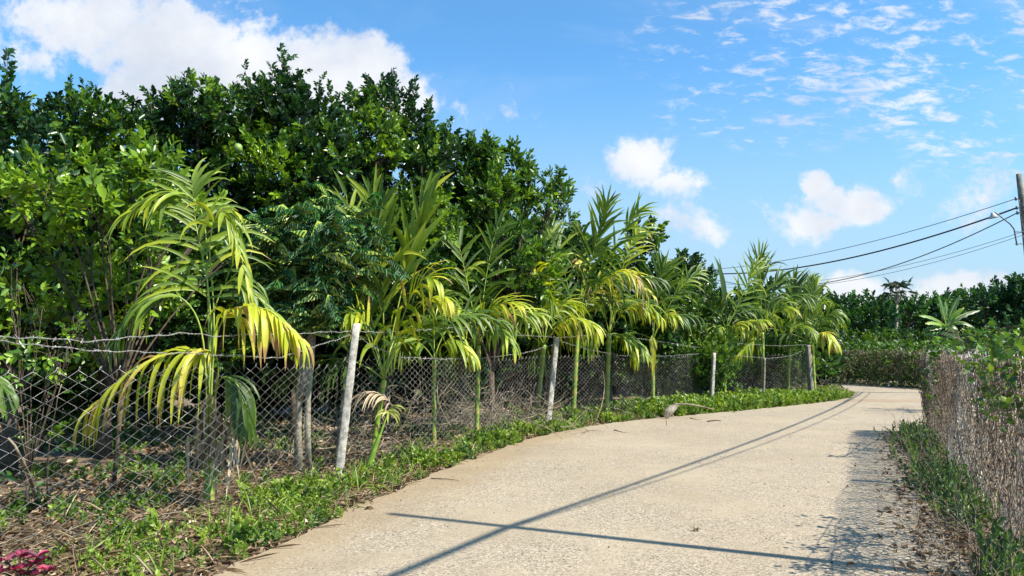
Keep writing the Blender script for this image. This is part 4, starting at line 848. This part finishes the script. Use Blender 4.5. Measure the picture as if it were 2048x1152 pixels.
for i, (a, b) in enumerate([(1700, 'left'), (1830, 'middle'), (1960, 'right')]):
    tree('bush', 'bright green bush rising over the %s part of the far fence' % b, 'bush', [(a-55, 692, 20), (a-20, 688, 20), (a+15, 684, 20), (a+50, 690, 20), (a-40, 705, 18), (a+30, 703, 18)], [37.5, 37, 36][i], a, sprigs('far2', n=10, S_=.35, L=.2, W=.11, spread=1.2), M_WEED, dens=14, tint=.35, trunk_r=.05)
# spindly tree with flat top
def spindly():
    Y = 41; root = empty('spindly_tree', P(1793, 690, Y)*[1, 1, 0], 'spindly tree with a small flat umbrella top against the sky', 'tree'); tb = MB(); mb = MB()
    b = P(1793, 700, Y); b[2] = 0; k = P(1794, 610, Y); tube(tb, [b, P(1793, 660, Y), k], [.12, .09, .06], 6)
    pp = []
    for (x, y) in [(1790, 568), (1800, 569), (1782, 569), (1808, 571), (1776, 587), (1814, 584), (1796, 575), (1792, 570)]:
        t = P(x, y, Y+rng.uniform(-.5, .5)); tube(tb, bez(k, P((x+1794)/2, (y+600)/2, Y), t, 6), np.linspace(.035, .012, 6), 4)
        for _ in range(9): pp.append(t+rng.normal(0, .16, 3)*[1.2, 1, .3])
    pp = np.array(pp); put_sprigs2(mb, PK, pp, rng.normal(0, 1, (len(pp), 3))*[1, 1, .2]+[0, 0, .2], np.full(len(pp), 1.0), np.full(len(pp), .1))
    for _ in range(40):
        c = P(1794+rng.normal(0, 4), rng.uniform(612, 668), Y); pp = c[None]; put_sprigs(mb, FKK, pp, rng.normal(0, 1, (1, 3)), [.6], [.4])
    tb.build('trunk', M_GBARK, root); mb.build('crown', [M_PIN, M_BARK], root)
spindly()
# banana plant
def banana(label, px, Y, base_z=0., sc=1., tips=()):
    b = P(px, 700, Y); b[2] = 0; root = empty('banana_plant', b, label, 'banana plant'); c = P(px, 655, Y)
    st = MB(); tube(st, [b, (b+c)/2, c], [.14*sc, .12*sc, .08*sc], 8); st.build('stem', M_STEM, root, smooth=True)
    for (mx, my, tx, ty, dy, tn) in tips:
        mb = MB(); ax = bez(c, P(mx, my, Y+dy*.5), P(tx, ty, Y+dy), 16); T = nrm(np.gradient(ax, axis=0)); Nn = np.array([.1, -.7, .7]); sd_ = nrm(np.cross(T, Nn)); up = np.cross(sd_, T)
        f = np.linspace(0, 1, 16); wd = .13*sc*np.interp(f, [0, .22, .3, .6, .9, 1], [.04, .06, .8, 1, .6, .05]); jag = 1+.25*np.sin(f*60)
        V = np.stack([ax-sd_*(wd*jag)[:, None]-[0, 0, .05], ax+up*.01, ax+sd_*(wd/jag)[:, None]-[0, 0, .05]], 1).reshape(-1, 3); i = np.arange(15)*3
        mb.add(V, [np.stack([i, i+1, i+4, i+3], -1), np.stack([i+1, i+2, i+5, i+4], -1)], tn); tube(mb, ax, np.linspace(.03, .008, 16)*sc, 5, mi=1); mb.build('leaf', [M_FIC, M_RACH], root)
banana('large banana plant with ragged paddle leaves beyond the far fence', 1893, 36, tips=[(1885, 620, 1877, 588, .2, .5), (1900, 620, 1920, 590, .2, .2), (1870, 630, 1838, 630, -.3, .7), (1872, 640, 1850, 646, -.5, .9), (1915, 625, 1960, 620, .2, .1), (1920, 632, 1950, 656, -.4, .3), (1895, 625, 1890, 600, .3, .4), (1905, 625, 1928, 615, -.2, .9), (1875, 650, 1845, 660, -.3, .4), (1910, 640, 1915, 670, -.5, .5)])
banana('small yellowing banana plant at the right edge above the dead-vine fence', 2035, 30, sc=.7, tips=[(2030, 672, 2018, 680, -.2, 1), (2040, 668, 2055, 672, 0, .9), (2035, 665, 2030, 668, -.2, .9), (2030, 660, 2020, 655, .2, .4)])
# feathery weeds behind right fence
tree('shrub', 'light feathery shrub behind the end of the dead-vine fence', 'shrub', [(1900, 690, 22), (1930, 680, 20), (1960, 690, 24), (1995, 680, 24), (2030, 690, 24), (2060, 680, 30)], 19, 1950, PK, M_PIN, dens=13, tint=.75, trunk_r=.02, updir=.4)

# ------------------------------------------------------------------ utility poles, lamp and cables
def pole(name, label, x, y, h, r0, r1, lean=(0, 0), hw=True):
    root = empty(name, (x, y, 0), label, 'utility pole'); mb = MB(); n = 10
    tube(mb, [[x+lean[0]*t, y+lean[1]*t, -.3+(h+.3)*t] for t in np.linspace(0, 1, n)], np.linspace(r0, r1, n), 16); mb.build('shaft', M_POST if name == 'x' else M_PCON, root, smooth=True)
    return root
M_PCON = solid('pole_concrete', (.07, .075, .07), (.20, .20, .16), 5, .9, .5, 30)
UY = 25.6; pt_ = P(2038, 348, UY); pb_ = P(2082, 700, UY); lx = pt_[0]-pb_[0]
up = pole('utility_pole', 'grey concrete utility pole at the right edge carrying a street lamp and cables', pb_[0], UY, pt_[2], .14, .095, (lx, 0))
def px_pole(py): t = P(2038, py, UY)[2]/pt_[2]; return np.array([pb_[0]+lx*t, UY, P(2038, py, UY)[2]])
att = [px_pole(398), px_pole(416), px_pole(426), px_pole(462), px_pole(468)]
for a in att[:3]:
    mb = MB(); tube(mb, [a+[-.24, -.05, 0], a+[-.06, 0, 0]], .02, 6); tube(mb, [a+[-.24, -.05, -.06], a+[-.24, -.05, .06]], [.035, .035], 8); mb.build('insulator', M_METAL, up)
arm = MB(); a0 = P(2034, 491, UY-.1); tube(arm, [a0, P(2028, 458, UY-.1), P(2020, 448, UY-.12), P(1990, 424, UY-.2), P(1986, 424, UY-.2)], .022, 8)
for y_ in (464, 488): c = px_pole(y_); tube(arm, [P(2030, y_, UY-.1), c+[0, -.05, 0]], .015, 6)
arm.build('lamp_arm', M_METAL, up, smooth=True)
lh = MB(); c = P(1986, 433, UY-.2); ax = nrm([.55, 0, -.3]); 
tube(lh, [c+[-.02, 0, .14], c+[-.01, 0, .09], c+[0, 0, .05], c+[.01, 0, -.0], c+[.02, 0, -.06]], [.04, .055, .09, .13, .145], 20); lh.build('lamp_head', M_WHITE, up, smooth=True)
cb = MB(); w_ = bez(px_pole(400)+[-.16, -.1, 0], px_pole(440)+[-.2, -.1, 0], px_pole(488)+[-.05, -.12, 0], 10); tube(cb, w_, .012, 5)
tube(cb, bez(px_pole(470)+[-.2, -.1, 0], px_pole(500)+[-.1, -.2, 0], px_pole(478)+[.1, -.12, 0], 9), .012, 5); cb.build('wiring', M_GCABLE, up)
YE = 43.; ex = P(1375, 546, YE)
pole('utility_pole', 'second utility pole, half hidden behind the palms where the cables end', ex[0]-.3, YE, ex[2]+.15, .14, .1)
def cable(label, pts, r, m, name='overhead_cable'):
    mb = MB(); pts = np.array(pts); t = np.linspace(0, 1, len(pts)); T_ = np.linspace(0, 1, 60)
    q = np.stack([np.interp(T_, t, pts[:, i]) for i in range(3)], -1) if len(pts) > 3 else bez(*pts, 60)
    tube(mb, q, r, 5); return tag(mb.build(name, m, smooth=True), label, 'cable')
def sag(a, b, s, n=40): t = np.linspace(0, 1, n)[:, None]; return a+(b-a)*t-np.array([0, 0, 1.])*4*s*t*(1-t)
e = lambda dx, py: P(1375+dx, py, YE)
hk = np.array([-.24, -.05, 0])
cable('uppermost thin cable from the lamp pole towards the palms', sag(att[0]+hk, e(0, 541), .55), .014, M_GCABLE)
cable('thick black cable bundle from the lamp pole towards the palms', sag(att[1]+hk, e(0, 545), .8), .032, M_CABLE)
cable('slack cable twisting under the thick black bundle', sag(att[2]+hk, e(60, 560), 1.25), .02, M_CABLE)
cable('upper of the two faint grey lines below the street lamp', sag(att[3], e(0, 560), .9), .009, M_GCABLE)
cable('lower of the two faint grey lines below the street lamp', sag(att[4], e(0, 563), 1.0), .009, M_GCABLE)
mb = MB(); s_ = np.linspace(0, 1, 200); cc = sag(att[1]+hk, e(0, 545), .8, 400)[380-200:380][::1]
i0 = [k for k in range(400) if True]; full = sag(att[1]+hk, e(0, 545), .8, 400); seg = full[350:395]; tq = np.repeat(seg, 6, 0); an = np.arange(len(tq))*.9
tube(mb, tq+np.stack([np.zeros(len(tq)), .10*np.cos(an), .10*np.sin(an)+.09], -1), .012, 3, cap=False); tag(mb.build('cable_coil', M_WHITE), 'pale wire coiled round the cable above the small-leaved shrub', 'cable coil')
# the pole just outside the frame at right, whose shadow crosses the road
sp = G(780, 1030); hN = 7.4; nb = np.array([sp[0]-SH.x*hN/math.tan(SUN_EL), sp[1]-SH.y*hN/math.tan(SUN_EL)])
np_ = pole('utility_pole', 'slim pole just outside the right of the frame whose shadow crosses the road', nb[0], nb[1], hN, .06, .045)
def unshadow(px, py, h): g = G(px, py); k = h/math.tan(SUN_EL); return np.array([g[0]-SH.x*k, g[1]-SH.y*k, h])
for i, (dz, r, lb) in enumerate([(0, .026, 'thick overhead cable above the road whose shadow runs along it'), (.35, .017, 'upper slim overhead cable above the road'), (-.35, .012, 'lower slim overhead cable above the road')]):
    b_ = unshadow(1012, 1058, 6.35)+[0, 0, dz*.12]; a_ = att[2-i] if i < 2 else att[0]+[0, 0, -.8]
    cable(lb, sag(a_, b_, .38+.12*i), r, M_CABLE); c_ = b_+(b_-np.array(att[2]))*.9; c_[2] = 6.4
    cable(lb+', stretch behind the camera', sag(b_, c_, .3), r, M_CABLE)
